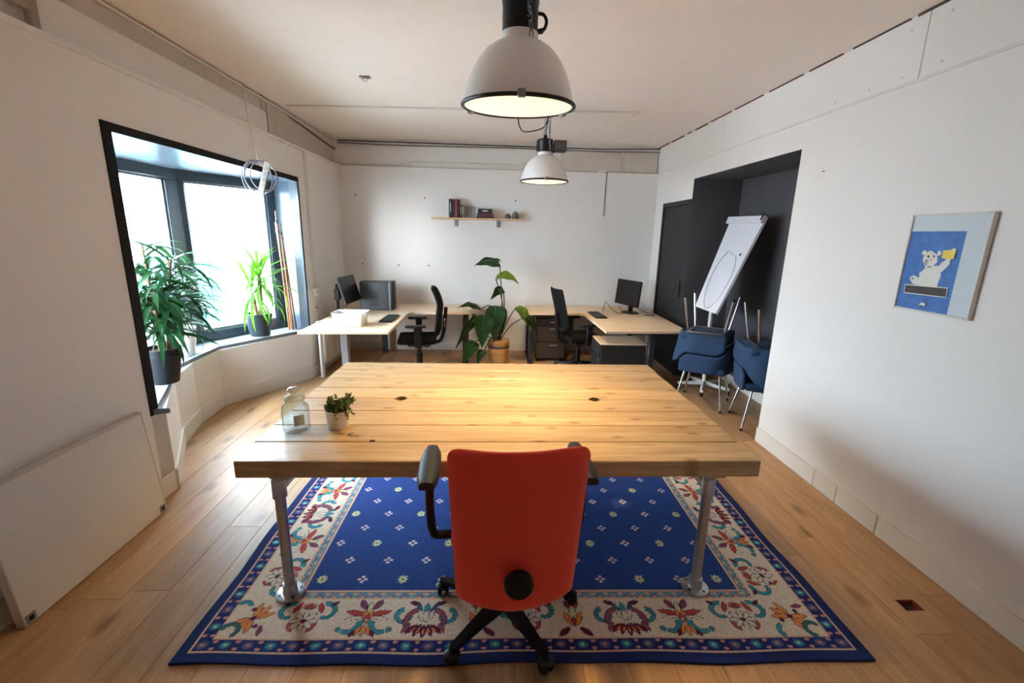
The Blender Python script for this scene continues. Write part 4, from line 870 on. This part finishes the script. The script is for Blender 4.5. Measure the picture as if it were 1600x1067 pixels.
# ------------------------------------------------------------------ pendant lamps
def chain(b, p0, p1, pitch=0.032):
    p0, p1 = Vector(p0), Vector(p1); d = (p1-p0); n = max(2, int(d.length/pitch)); d.normalize(); a = d.orthogonal().normalized(); c = d.cross(a)
    for k in range(n):
        q = p0+(p1-p0)*((k+0.5)/n); s1 = a if k % 2 else c
        pts = [q + d*(0.021*math.cos(t)) + s1*(0.010*math.sin(t)) for t in [2*PI*i/8 for i in range(8)]]
        b.tube(pts, 0.0028, 5, closed=True)
def pendant(label, x, y, zr, tilt, cage, sc, watts, cone, soft):
    t = thing('pendant_lamp', label, 'lamp', (x, y, zr), 0); t.rotation_euler = (tilt, 0, 0); t.scale = (sc, sc, sc)
    prof = [(0.078, 0.262), (0.082, 0.256), (0.11, 0.245), (0.145, 0.222), (0.178, 0.185), (0.205, 0.14), (0.226, 0.09), (0.240, 0.04), (0.244, 0.014)]
    b = B(); b.lathe(prof + [(r-0.003, z) for r, z in prof[::-1]], 56)
    for f in [f for f in b.bm.faces if len(f.verts) > 4]: b.bm.faces.remove(f)
    b.build('shade', M['shade'], t, 60, recalc=True)
    b = B(); b.tube([(0.247*math.cos(a), 0.247*math.sin(a), 0.006) for a in [2*PI*k/56 for k in range(56)]], 0.009, 8, closed=True); b.build('rim', M['black'], t)
    b = B(); b.lathe([(0.0, -0.012), (0.12, -0.008), (0.20, -0.002), (0.240, 0.004)], 48); b.build('glass', M['bulb'], t, 60)
    for a in (-PI/2, PI/6, 5*PI/6):
        b = B(); R = Matrix.Rotation(a, 4, 'Z'); b.box(0.240, 0.262, -0.016, 0.016, -0.008, 0.024, 0.003, R); b.build('clip', M['greymetal'], t)
    b = B(); b.lathe([(0.074, 0.252), (0.079, 0.26), (0.079, 0.285), (0.074, 0.292)], 32); b.build('collar', M['whitemetal'], t)
    b = B(); b.lathe([(0.0, 0.290), (0.074, 0.290), (0.076, 0.30), (0.076, 0.39), (0.079, 0.395), (0.079, 0.41), (0.072, 0.418), (0.0, 0.418)], 32); b.box(-0.016, 0.016, -0.016, 0.016, 0.41, 0.46, 0.004); b.build('gear_housing', M['black'], t)
    b = B(); b.tube(smooth_path([(0.07, 0, 0.30), (0.10, 0.0, 0.305), (0.112, 0, 0.335), (0.10, 0, 0.36), (0.074, 0, 0.365)], 5), 0.007, 8); b.cyl((0.078, 0, 0.298), (0.098, 0, 0.302), 0.011, seg=10); b.build('side_cable', M['black'], t)
    if cage:
        b = B(); b.box(0.085, 0.215, -0.055, 0.055, 0.30, 0.405, 0.006); cg = b.build('ballast_box', M['cabgrey'], t)
        b = B()
        for k in range(6): b.box(0.095+k*0.02, 0.101+k*0.02, -0.058, -0.054, 0.31, 0.395)
        b.build('grille', M['greymetal'], cg)
        b = B(); b.tube([(-0.085, 0, 0.30), (-0.085, 0, 0.40), (-0.075, 0, 0.41)], 0.006, 6); b.build('handle_loop', M['black'], t)
    b = B(); top = (ZC-zr)/sc
    chain(b, (0.045, -0.09, 0.245), (0.02, -0.03, top-0.01)); chain(b, (-0.02, 0.09, 0.245), (0.0, 0.02, top-0.01)); chain(b, (0.03, -0.075, 0.33), (0.04, -0.05, top-0.05))
    b.build('chain', M['greymetal'], t)
    b = B(); b.tube(smooth_path([(0.0, 0.0, 0.45), (0.012, 0.01, 0.45+(top-0.45)*0.4), (0.03, 0.02, 0.45+(top-0.45)*0.7), (0.03, 0.03, top-0.005)], 5), 0.005, 6); b.build('supply_cable', M['black'], t)
    b = B(); b.lathe([(0.0, top-0.02), (0.04, top-0.02), (0.045, top), (0.0, top)], 20); b.build('ceiling_rose', M['whitemetal'], t)
    ld = bpy.data.lights.new('lamp_light', 'SPOT'); ld.energy = watts; ld.color = LAMP_COL; ld.spot_size = D(cone); ld.spot_blend = soft; ld.shadow_soft_size = 0.12
    lo = bpy.data.objects.new('lamp_light', ld); COL.objects.link(lo); lo.parent = t; lo.location = (0, 0, -0.03)
    return t
pendant('industrial pendant lamp with frosted dome hanging above the plank table', 0.128, 2.62, 2.435, D(3.5), False, 1.19, LAMP_W, 108, 1.0)
pendant('industrial pendant lamp with ballast box hanging near the wall shelf', 0.535, 5.0, 2.325, 0.0, True, 1.0, LAMP_W*0.45, 135, 0.7)
cablething('ceiling_cable', [(0.26, 5.3, ZC-0.005), (0.27, 5.25, ZC-0.12), (0.33, 5.2, ZC-0.2), (0.52, 5.12, ZC-0.17), (0.56, 5.05, ZC-0.07), (0.56, 5.03, ZC-0.005)], 0.006, M['black'], 'slack black cable loop hanging from the ceiling by the far lamp', 'cable')
cablething('ceiling_conduit', [(-2.18, 5.25, ZC-0.009), (-1.0, 5.19, ZC-0.009), (0.4, 5.12, ZC-0.009), (1.44, 5.06, ZC-0.009)], 0.009, M['cable'], 'thin white conduit running across the ceiling to a small box', 'conduit', 2)
b = B(); b.lathe([(0.0, -0.03), (0.03, -0.03), (0.036, -0.02), (0.036, 0.0), (0, 0)], 18, (1.47, 5.06, ZC)); tag(b.build('junction_box', M['cable']), 'small round white junction box at the conduit end on the ceiling', 'box')
b = B(); b.box(-0.045, 0.045, -0.018, 0.018, -0.018, 0, 0.003); b.tube([(-0.02, 0, -0.018), (-0.02, 0, -0.035), (0.02, 0, -0.035), (0.02, 0, -0.018)], 0.004, 5); o = b.build('ceiling_hook', M['greymetal']); o.location = (-1.09, 4.26, ZC); tag(o, 'small metal hook plate on the bare ceiling', 'hook')
cablething('wall_conduit', [(-2.262, 1.0, 3.03), (-2.262, 3.0, 3.03), (-2.262, 4.57, 3.025), (-2.255, 5.3, 3.015), (-2.25, 6.2, 2.985), (-2.22, 6.93, 2.95)], 0.011, M['cable'], 'white pipe running along the top of the window wall', 'pipe', 3, 8)
cablething('wall_conduit', [(-2.27, 4.9, 3.04), (-2.262, 5.5, 3.005), (-2.262, 6.4, 2.94), (-2.245, 6.93, 2.90)], 0.008, M['seam'], 'dark pipe along the ceiling corner of the window wall', 'pipe', 3)
b = B(); b.cyl((-2.265, 4.97, 2.70), (-2.265, 4.93, 3.04), 0.008, seg=8); b.cyl((-2.265, 5.03, 2.70), (-2.265, 5.03, 3.03), 0.01, seg=8); tag(b.build('pipe_stub', M['cable']), 'pair of short white pipes above the window ledge', 'pipe')
# coil of cable with a power strip
cc_ = thing('cable_coil', 'coiled grey cable with white power strip hanging before the window', 'cable', (-2.03, 4.24, 2.10))
n_ = Vector((0.43, -0.9, 0.0)).normalized(); a_ = Vector((n_.y, -n_.x, 0)); z_ = Vector((0, 0, 1))
for k, (ra, rb, ox, oz) in enumerate(((0.125, 0.13, -0.012, 0.12), (0.115, 0.145, 0.02, 0.11), (0.10, 0.12, -0.03, 0.13), (0.085, 0.125, 0.03, 0.12))):
    b = B(); b.tube([a_*(ra*math.cos(t)+ox)+z_*(rb*math.sin(t)+oz)+n_*(0.012*k+0.02*math.sin(t*2)) for t in [2*PI*i/40 for i in range(40)]], 0.0048, 7, closed=True); b.build('cable_loop', M['greycable'], cc_)
b = B(); Mx = Matrix((-a_, n_, z_)).transposed().to_4x4() @ Matrix.Rotation(0.28, 4, 'Y'); b.box(-0.022, 0.022, 0.03, 0.065, 0.0, 0.25, 0.006, Mx); ps = b.build('power_strip', M['white'], cc_)
b = B()
for k in range(4): b.box(-0.013, 0.013, 0.065, 0.068, 0.03+k*0.052, 0.06+k*0.052, 0, Mx)
b.build('outlet', M['trim'], ps)
b = B(); b.tube(smooth_path([(0, 0, 0.24), (-0.03, 0.02, 0.45), (-0.09, 0.09, 0.62), (-0.19, 0.25, 0.93)], 5), 0.005, 6); b.build('hanging_cable', M['cable'], cc_)

# ------------------------------------------------------------------ framed picture on the right wall
pf = thing('framed_picture', 'white framed picture of a fluffy white animal holding a yellow mug', 'picture', (XR, 2.575, 1.405))
def wpoly(pts, depth, th, name, m, parent):
    """flat shape on the wall: s to the viewer's right (-Y), t up"""
    b = B(); n = len(pts); vs = [Vector((-depth, -s_, t)) for s_, t in pts]+[Vector((-depth-th, -s_, t)) for s_, t in pts]
    b._faces(vs, [tuple(range(n)), tuple(range(2*n-1, n-1, -1))]+[(i, (i+1) % n, n+(i+1) % n, n+i) for i in range(n)]); return b.build(name, m, parent, 0)
def blob(cs, ct, rs_, rt_, n=22, jag=0.12, seed=1, ang=0):
    q = random.Random(seed); out = []
    for k in range(n):
        t = 2*PI*k/n; j = 1+q.uniform(-jag, jag); x, y = rs_*math.cos(t)*j, rt_*math.sin(t)*j; out.append((cs+x*math.cos(ang)-y*math.sin(ang), ct+x*math.sin(ang)+y*math.cos(ang)))
    return out
M['sea'] = mat('blue_watercolour', (0.022, 0.11, 0.36), 0.5, var=0.6, vscale=28); M['fur'] = mat('painted_white_fur', (0.66, 0.64, 0.58), 0.6, var=0.15, vscale=50); M['mug'] = mat('painted_yellow', (0.62, 0.47, 0.05), 0.6); M['banner'] = mat('dark_banner_print', (0.035, 0.02, 0.015), 0.6, var=0.3, vscale=40); M['cardm'] = mat('pale_mount_card', (0.52, 0.57, 0.60), 0.6); M['greyfur'] = mat('painted_grey_fur', (0.30, 0.31, 0.32), 0.6); M['picframe'] = mat('cream_picture_frame', (0.62, 0.58, 0.53), 0.4)
FW, FH = 0.435, 0.532
wpoly([(0.006, 0.006), (FW-0.006, 0.006), (FW-0.006, FH-0.006), (0.006, FH-0.006)], 0.004, 0.014, 'mount', M['cardm'], pf)
for s0, s1, t0, t1 in ((0, 0.010, 0, FH), (FW-0.010, FW, 0, FH), (0.010, FW-0.010, 0, 0.010), (0.010, FW-0.010, FH-0.010, FH)):
    b = B(); b.box(-0.028, -0.001, -s1, -s0, t0, t1, 0.002); b.build('frame_bar', M['picframe'], pf)
pr_ = wpoly([(0.012, 0.011), (0.318, 0.011), (0.318, 0.44), (0.012, 0.44)], 0.018, 0.0006, 'print', M['sea'], pf)
d0 = 0.0186; PK_ = 0
for nm, pts, m_, z in (('animal_body', blob(0.178, 0.19, 0.062, 0.075, seed=3), 'fur', 0), ('animal_arm', blob(0.236, 0.255, 0.045, 0.02, seed=5, ang=0.9), 'fur', 0), ('animal_foot', blob(0.085, 0.178, 0.024, 0.018, seed=8), 'fur', 0), ('animal_foot', blob(0.115, 0.165, 0.04, 0.02, seed=9), 'fur', 0),
    ('animal_head', blob(0.158, 0.29, 0.044, 0.044, seed=4), 'fur', 0.0004), ('ear', blob(0.115, 0.325, 0.012, 0.014, 12, seed=6), 'fur', 0.0006), ('ear', blob(0.202, 0.325, 0.012, 0.014, 12, seed=7), 'fur', 0.0006),
    ('eye', blob(0.146, 0.305, 0.007, 0.007, 12, 0.02), 'ink', 0.001), ('eye', blob(0.177, 0.308, 0.006, 0.006, 12, 0.02), 'ink', 0.001), ('nose', blob(0.165, 0.288, 0.005, 0.004, 10, 0.02), 'bk_tan', 0.001), ('cheek', blob(0.140, 0.272, 0.011, 0.02, 12, 0.15), 'greyfur', 0.0009), ('chin', blob(0.165, 0.25, 0.012, 0.007, 12, 0.1), 'greyfur', 0.0009), ('paw_spot', blob(0.082, 0.178, 0.010, 0.010, 12, 0.1), 'greyfur', 0.0009),
    ('yellow_mug', [(0.222, 0.340), (0.222, 0.300), (0.262, 0.296), (0.288, 0.298), (0.291, 0.342), (0.255, 0.344)], 'mug', 0.001), ('paw', blob(0.262, 0.290, 0.014, 0.010, 12, 0.1), 'fur', 0.0012), ('paw', blob(0.278, 0.346, 0.013, 0.007, 12, 0.1), 'fur', 0.0008),
    ('banner_border', [(0.046, 0.092), (0.300, 0.097), (0.297, 0.151), (0.043, 0.143)], 'fur', 0.0012), ('banner', [(0.050, 0.097), (0.296, 0.102), (0.293, 0.146), (0.047, 0.138)], 'banner', 0.0016), ('small_emblem', [(0.155, 0.038), (0.19, 0.036), (0.195, 0.05), (0.17, 0.056)], 'fur', 0.0006), ('emblem_line', [(0.16, 0.032), (0.185, 0.031), (0.185, 0.036), (0.16, 0.036)], 'banner', 0.001)):
    PK_ += 1; wpoly(pts, d0+z*0.5+PK_*0.00025, 0.0003, nm, M[m_], pr_)
# floor socket
fs = thing('floor_socket', 'open dark floor socket box with red lining in the oak floor', 'socket', (2.125, 1.826, 0))
b = B(); b.box(-0.047, 0.047, -0.035, 0.035, -0.062, -0.058)
for q_ in ((-0.047, 0.047, -0.035, -0.032), (-0.047, 0.047, 0.032, 0.035), (-0.047, -0.044, -0.032, 0.032), (0.044, 0.047, -0.032, 0.032)): b.box(*q_, -0.058, 0.001)
b.build('box', M['rust'], fs); b = B(); b.box(0.0, 0.034, -0.022, 0.024, -0.058, -0.02, 0.003); b.build('connector', M['cabgrey'], fs)
b = B(); b.box(XR-0.0015, XR, 3.40, 3.425, 2.275, 2.283); tag(b.build('red_mark', M['bk_red']), 'tiny red paint mark on the white wall beside the alcove', 'mark')

# ------------------------------------------------------------------ flip chart in the alcove
fl = thing('flip_chart', 'leaning white mobile flip chart stand in the dark alcove', 'flip chart', (2.55, 5.10, 0))
BL, BR, TR, TL = [Vector(v)-Vector((2.55, 5.10, 0)) for v in ((2.46, 5.325, 0.982), (2.41, 4.71, 0.993), (2.81, 4.70, 2.015), (2.83, 5.44, 2.028))]
nn = (BR-BL).cross(TL-BL).normalized()
if nn.x > 0: nn = -nn
def fpt(u, v, h=0): return BL*(1-u)*(1-v)+BR*u*(1-v)+TR*u*v+TL*(1-u)*v + nn*h
def slab(u0, u1, v0, v1, h0, h1, name, m, parent):
    b = B(); vs = [fpt(u, v, h) for h in (h0, h1) for u, v in ((u0, v0), (u1, v0), (u1, v1), (u0, v1))]
    b._faces(vs, ((3,2,1,0),(4,5,6,7),(0,1,5,4),(1,2,6,5),(2,3,7,6),(3,0,4,7))); return b.build(name, m, parent, 0)
bd = slab(0, 1, 0, 1, -0.025, 0.0, 'board', M['board'], fl); slab(-0.03, 1.01, 0.93, 1.0, 0.0, 0.03, 'clamp_bar', M['board'], fl); slab(0.965, 1.0, 0.955, 1.02, 0.03, 0.034, 'clamp_end', M['black'], fl)
slab(0.80, 0.835, 0.60, 0.625, 0.0, 0.004, 'magnet', M['black'], fl)
b = B(); b.tube([fpt(0.52+0.36*math.cos(t), 0.33+0.31*math.sin(t), 0.001) for t in [D(-250+k*12) for k in range(27)]], 0.0022, 4); b.tube([fpt(0.30+0.1*k, 0.62+0.02*math.sin(k*1.7), 0.001) for k in range(4)], 0.002, 4); b.build('pen_drawing', M['ink'], bd)
b = B(); pm_ = fpt(0.62, 0.02, -0.04); b.cyl(pm_, (0.02, 0.0, 0.09), 0.022, seg=16); b.cyl(fpt(0.5, 0.5, -0.04), pm_, 0.018, seg=12); b.cyl(pm_+Vector((0.06, 0.08, 0.1)), (0.05, 0.05, 0.4), 0.008, seg=8); b.build('pole', M['whitemetal'], fl)
b = B()
for a in range(5):
    t = D(a*72+25); b.tube([(0.02, 0, 0.085), (0.02+0.30*math.cos(t), 0.30*math.sin(t), 0.065)], 0.022, 8, rad=[0.028, 0.018])
fb = b.build('star_base', M['whitemetal'], fl)
for a in range(5):
    t = D(a*72+25); p = Vector((0.02+0.29*math.cos(t), 0.29*math.sin(t), 0)); b = B(); b.cyl(p+Vector((-0.012, 0, 0.024)), p+Vector((0.012, 0, 0.024)), 0.024, seg=14); b.cyl(p+Vector((0, 0, 0.024)), p+Vector((0, 0, 0.06)), 0.008, seg=8); b.build('caster', M['black'], fb)

# ------------------------------------------------------------------ blue armchairs stacked in the alcove
def blue_chair(label, loc, rot, legm='chrome'):
    t = thing('blue_armchair', label, 'chair', loc); t.rotation_euler = rot
    ns, nz = 30, 7; W, Dp = 0.265, 0.25
    path = []
    for k in range(ns+1):
        s_ = -1+2*k/ns
        if abs(s_) > 0.62: f = (abs(s_)-0.62)/0.38; path.append((math.copysign(W, s_), -0.02+f*0.24, abs(s_)))
        else: a = s_/0.62*PI/2; path.append((W*math.sin(a), -0.02-Dp*math.cos(a), abs(s_)))
    P = []
    for x, y, s_ in path:
        top = 0.60+0.17*max(0, 1-(s_/0.45)**2)**0.7 if s_ < 0.45 else 0.60
        if s_ > 0.85: top -= 0.07*((s_-0.85)/0.15)**2
        fl_ = 0.05 if s_ < 0.55 else 0.02
        P.append([(x*(1+fl_*(j/nz)), y-(0.06*(j/nz) if s_ < 0.6 else 0), 0.40+(top-0.40)*j/nz) for j in range(nz+1)])
    b = B(); b.grid(P); o = solidify(b.build('shell', M['blue'], t, 0), 0.04); subsurf(o, 1)
    o = cushion('seat', 0.50, 0.47, 0.08, M['blue'], t, 0.035); o.location = (0, -0.01, 0.435)
    b = B(); b.tube([(-0.18, -0.18, 0.39), (0.18, -0.18, 0.39), (0.18, 0.17, 0.39), (-0.18, 0.17, 0.39)], 0.010, 8, closed=True); b.build('frame_ring', M[legm], t)
    for sx in (-1, 1):
        for sy in (-1, 1):
            b = B(); y0 = 0.17 if sy > 0 else -0.18; p0 = Vector((sx*0.17, y0, 0.392)); p1 = Vector((sx*0.235, y0+sy*0.06, 0.012)); b.tube([p0+Vector((-sx*0.05, 0, 0)), p0, p1], 0.011, 10); l = b.build('leg', M[legm], t)
            b = B(); b.cyl(p1-(p0-p1).normalized()*0.008, p1+(p0-p1).normalized()*0.018, 0.0135, seg=10); b.build('foot_cap', M['black'], l)
    return t
blue_chair('blue armchair standing on the floor below the upturned one near the desk', (2.34, 4.66, 0), (0, 0, D(54)))
blue_chair('upturned blue armchair with legs in the air nearest the birch desk', (2.34, 4.66, 1.207), (PI, 0, D(54)))
blue_chair('blue armchair standing on the floor against the alcove wall edge', (2.67, 4.06, 0), (0, 0, D(165)))
blue_chair('upturned blue armchair on top of the stack at the white wall edge', (2.67, 4.06, 1.207), (PI, 0, D(165)))

# ------------------------------------------------------------------ plants
def leaf_mesh(name, width, bend, fold, m, rows=9, tipf=1.0, base=0.12, wave=0.0):
    b = B(); P = []; x = z = 0.0; th = 0.0
    for k in range(rows+1):
        v = k/rows
        if k: th = -bend*(v**1.3); x += math.cos(th)/rows; z += math.sin(th)/rows
        wd = width*max(0.02, (math.sin(PI*min(1, (v*(1-base)+base))**tipf)))
        nx, nz = -math.sin(th), math.cos(th)
        P.append([(x-nx*0+nx*fold*wd, sgn*wd, z+nz*fold*wd+wave*math.sin(v*9)*wd) if sgn else (x, 0, z) for sgn in (-1, 0, 1)])
    b.grid(P); return b.build(name, m, None, 80, recalc=False)
def leaf_set(m, specs):
    out = []
    for wd, bend, fold in specs: o = leaf_mesh('leaf', wd, bend, fold, m); out.append(o.data); bpy.data.objects.remove(o)
    return out
BAYP = [((-3.06, 4.2), (1, 0)), ((-2.80, 5.15), (0.875, -0.484)), ((-2.80, 3.13), (0.875, 0.484)), ((-2.35, 5.50), (0.30, -0.95)), ((-2.35, 2.80), (0.30, 0.95))]
def put_leaf(data, parent, p, yaw, pitch, ln, roll=0):
    wx, wy = parent.location.x+p[0], parent.location.y+p[1]; dx, dy = math.cos(yaw), math.sin(yaw)
    for (px, py), (nx, ny) in BAYP:
        vel = dx*nx+dy*ny
        if vel < -0.05:
            R_ = ((wx-px)*nx+(wy-py)*ny-0.10)/-vel
            ln = min(ln, max(0.10, R_/max(0.45, math.cos(pitch)*0.95 if pitch > 0 else 0.95)))
    o = bpy.data.objects.new('leaf', data); COL.objects.link(o); o.parent = parent; o.location = p
    o.rotation_euler = (Matrix.Rotation(yaw, 3, 'Z') @ Matrix.Rotation(-pitch, 3, 'Y') @ Matrix.Rotation(roll, 3, 'X')).to_euler(); o.scale = (ln, ln, ln); return o
def pot(parent, r0, r1, h, m, rim=True):
    b = B(); pr2 = [(0, 0), (r0, 0), (r0+0.003, 0.004), (r1*0.97, h*0.78)] + ([(r1*0.97, h*0.78), (r1*1.03, h*0.79)] if rim else []) + [(r1*1.04, h), (r1*0.96, h), (r1*0.92, h*0.9), (0, h*0.9)]
    b.lathe(pr2, 36); b.build('pot', m, parent, 40); b = B(); b.lathe([(0, h*0.91), (r1*0.93, h*0.905)], 24); b.build('soil', M['soil'], parent)
SET_D = leaf_set(M['leaf_dark'], [(0.046, 0.9, 0.25), (0.052, 1.5, 0.2), (0.044, 2.1, 0.25), (0.062, 1.2, 0.15)])
SET_Y = leaf_set(M['leaf_bright'], [(0.030, 0.5, 0.35), (0.033, 1.3, 0.3), (0.03, 2.2, 0.3), (0.036, 0.9, 0.35)])
q = random.Random(21)
def lady_palm(label, loc, potargs, canes, per, ln, seed, sq=1.0):
    q = random.Random(seed); t = thing('potted_palm', label, 'plant', loc); pot(t, *potargs); h0 = potargs[2]*0.9
    for (dx, dy, top) in canes:
        b = B(); p0 = Vector((dx*0.25, dy*0.25, h0)); p1 = Vector((dx*0.6, dy*0.6, h0+(top-h0)*0.5)); p2 = Vector((dx, dy, top)); path = smooth_path([p0, p1, p2], 5); b.tube(path, 0.009, 7); b.build('cane', M['bark'], t)
        for k in range(per):
            f = 0.30+0.70*(k/per); i = f*(len(path)-1); p = path[int(i)].lerp(path[min(int(i)+1, len(path)-1)], i-int(i))
            yaw = k*2.4+q.uniform(-0.4, 0.4); pitch = q.uniform(-0.1, 0.75)+0.25*f
            put_leaf(q.choice(SET_D), t, p, yaw, pitch, ln*q.uniform(0.75, 1.15)*sq, q.uniform(-0.4, 0.4))
    return t
lady_palm('leafy green palm in a black pot at the near end of the window sill', (-2.50, 3.42, 0.62), (0.085, 0.125, 0.27, M['pot_black']), [(-0.06, 0.06, 1.04), (0.06, 0.16, 0.92), (-0.16, 0.20, 0.86), (0.02, -0.02, 0.70), (0.04, 0.24, 0.66), (-0.10, 0.10, 0.55)], 42, 0.42, 5)
lady_palm('leafy green palm in a white pot on the bay window sill', (-2.87, 4.20, 0.62), (0.09, 0.12, 0.26, M['pot_white'], False), [(-0.02, 0.0, 0.92), (0.08, 0.06, 0.74), (0.06, -0.10, 0.62)], 34, 0.40, 9)
yt = thing('potted_yucca', 'bright green yucca in a dark grey pot on the window sill', 'plant', (-2.60, 5.08, 0.62)); pot(yt, 0.095, 0.135, 0.25, M['pot_grey'])
for (dx, dy, top, n) in ((0.04, 0.02, 0.64, 66), (-0.03, -0.02, 0.50, 44)):
    b = B(); b.tube(smooth_path([(dx*0.4, dy*0.4, 0.22), (dx*0.8, dy, 0.4), (dx, dy, top)], 5), 0.022, 10); b.build('trunk', M['bark'], yt)
    for k in range(n):
        f = k/n; pitch = -0.25+1.6*f+q.uniform(-0.15, 0.15); yw_ = k*2.4+q.uniform(-0.3, 0.3); ln_ = q.uniform(0.42, 0.62)
        if 0.1 < math.atan2(math.sin(yw_), math.cos(yw_)) < 1.9: ln_ = min(ln_, 0.24)
        put_leaf(SET_Y[2 if f < 0.25 else (1 if f < 0.55 else q.choice((0, 3)))], yt, (dx, dy, top-0.10+0.14*f), yw_, pitch, ln_, q.uniform(-0.3, 0.3))
# poles leaning in the bay corner
for k, (x0, y0, x1, y1, z1, r) in enumerate(((-2.40, 5.36, -2.42, 5.33, 1.98, 0.010), (-2.40, 5.42, -2.44, 5.36, 1.86, 0.017), (-2.37, 5.39, -2.40, 5.37, 1.84, 0.012), (-2.36, 5.45, -2.41, 5.40, 1.78, 0.011))):
    b = B(); b.cyl((x0, y0, 0.622), (x1, y1, z1), r, r*0.75, 10); o = b.build('wooden_pole', M['stick']); tag(o, ('longest brown wooden pole with the highest tip in the window corner', 'thickest brown wooden pole in the window corner', 'slim brown wooden pole in front of the thick one', 'shortest brown wooden pole next to the window jamb')[k], 'pole', 'poles leaning in the window corner')
    b = B(); pa = Vector((x0, y0, 0.622)).lerp(Vector((x1, y1, z1)), 0.9); pb_ = Vector((x0, y0, 0.622)).lerp(Vector((x1, y1, z1)), 0.93); b.cyl(pa, pb_, r*1.05, seg=10); b.build('binding', M['darkgrey'], o)
# big leaved plant in a wicker basket between the desks
bp_ = thing('potted_strelitzia', 'tall big-leaved plant in a wicker basket between the desks', 'plant', (0.10, 6.22, 0))
b = B(); b.lathe([(0, 0), (0.135, 0), (0.138, 0.005), (0.150, 0.33), (0.142, 0.33), (0.135, 0.29), (0, 0.29)], 40); b.build('basket', M['wicker'], bp_)
for k in range(9):
    z = 0.012+k*0.0355; r = 0.1385+0.0012*k*1.2; b = B(); b.lathe([(r, z), (r+0.004, z+0.004), (r+0.005, z+0.016), (r+0.004, z+0.029), (r, z+0.033)], 40); b.build('wicker_band', M['wicker'] if k != 6 else M['bk_brown'], bp_)
b = B(); b.lathe([(0, 0.30), (0.138, 0.295)], 24); b.build('soil', M['soil'], bp_)
def big_leaf(base, tip, width, side, m, sag=0.06, fold=0.25, rows=10):
    base, tip, side = Vector(base), Vector(tip), Vector(side).normalized(); d = tip-base; ax = d.normalized(); side = (side-ax*side.dot(ax)).normalized(); nrm = ax.cross(side)
    b = B(); P = []
    for k in range(rows+1):
        v = k/rows; c = base+d*v+Vector((0, 0, sag*4*v*(1-v))); wd = width/2*(math.sin(PI*min(1, v*0.88+0.12)**0.8))*(1 if v < 0.999 else 0.02)
        P.append([c+side*wd*u+nrm*(fold*wd*abs(u)+0.008*math.sin(v*14+u*3)) for u in (-1, -0.55, 0, 0.55, 1)])
    b.grid(P); o = b.build('leaf', m, bp_, 80, recalc=False)
    b = B(); b.tube([r[2]-nrm*0.002 for r in P], 0.004, 5, rad=[0.005*(1-0.8*i/rows) for i in range(rows+1)]); b.build('midrib', M['stem'], o); return o
LV = [  # base, tip (x, y, z relative to the pot), width, side direction, material, stalk mid point
 ((0.00, -0.02, 1.385), (-0.34, -0.06, 1.36), 0.17, (0.1, 0.7, 0.7), 'leaf_deep', (0.04, 0, 0.8)),
 ((-0.09, -0.02, 1.36), (0.03, 0.0, 1.40), 0.08, (0.1, 0.7, 0.5), 'leaf_deep', None),
 ((-0.05, -0.03, 1.20), (0.26, -0.08, 1.13), 0.17, (0, 0.8, 0.6), 'leaf_lime', (0.06, 0, 0.75)),
 ((0.06, 0.02, 1.03), (-0.12, -0.05, 0.90), 0.15, (0.5, 0.5, -0.7), 'leaf_deep', (0.07, 0, 0.7)),
 ((-0.26, -0.05, 0.78), (-0.56, -0.08, 0.79), 0.13, (0.1, 0.8, 0.4), 'leaf_deep', (-0.10, 0, 0.78)),
 ((-0.30, -0.24, 0.70), (-0.58, -0.30, 0.27), 0.18, (0.6, 0.7, -0.2), 'leaf_deep', (-0.14, -0.14, 0.64)),
 ((-0.30, -0.25, 0.71), (-0.37, -0.27, 0.60), 0.09, (0.8, 0.4, 0), 'leaf_lime', None),
 ((-0.20, -0.22, 0.72), (-0.23, -0.26, 0.26), 0.26, (1, 0.1, 0.05), 'leaf_dark', (-0.08, -0.10, 0.68)),
 ((-0.05, -0.12, 0.83), (-0.07, -0.17, 0.34), 0.28, (1, 0.15, 0), 'leaf_deep', (-0.01, -0.06, 0.72)),
 ((0.02, -0.08, 0.80), (0.04, -0.12, 0.42), 0.18, (1, -0.2, 0), 'leaf_deep', (0.02, -0.03, 0.65)),
 ((0.23, -0.15, 0.82), (0.44, -0.24, 0.50), 0.17, (0.5, 0.6, 0.4), 'leaf_lime', (0.12, -0.08, 0.62)),
 ((0.36, -0.19, 0.70), (0.52, -0.22, 0.46), 0.12, (0.5, 0.6, 0.3), 'leaf_deep', (0.16, -0.1, 0.55)),
 ((-0.32, -0.20, 0.34), (-0.48, -0.30, 0.05), 0.20, (1, 0.4, 0.5), 'leaf_dark', (-0.16, -0.12, 0.40)),
 ((-0.20, -0.2, 0.22), (-0.30, -0.3, 0.02), 0.12, (1, 0.4, 0.3), 'leaf_dark', (-0.10, -0.13, 0.38)),
]
for base, tip, wd, sd, m_, mid in LV:
    big_leaf(base, tip, wd, sd, M[m_])
    if mid: b = B(); b.tube(smooth_path([(0.02*mid[0], 0, 0.29), mid, base], 6), 0.008, 7); b.build('stalk', M['darkstem'], bp_)
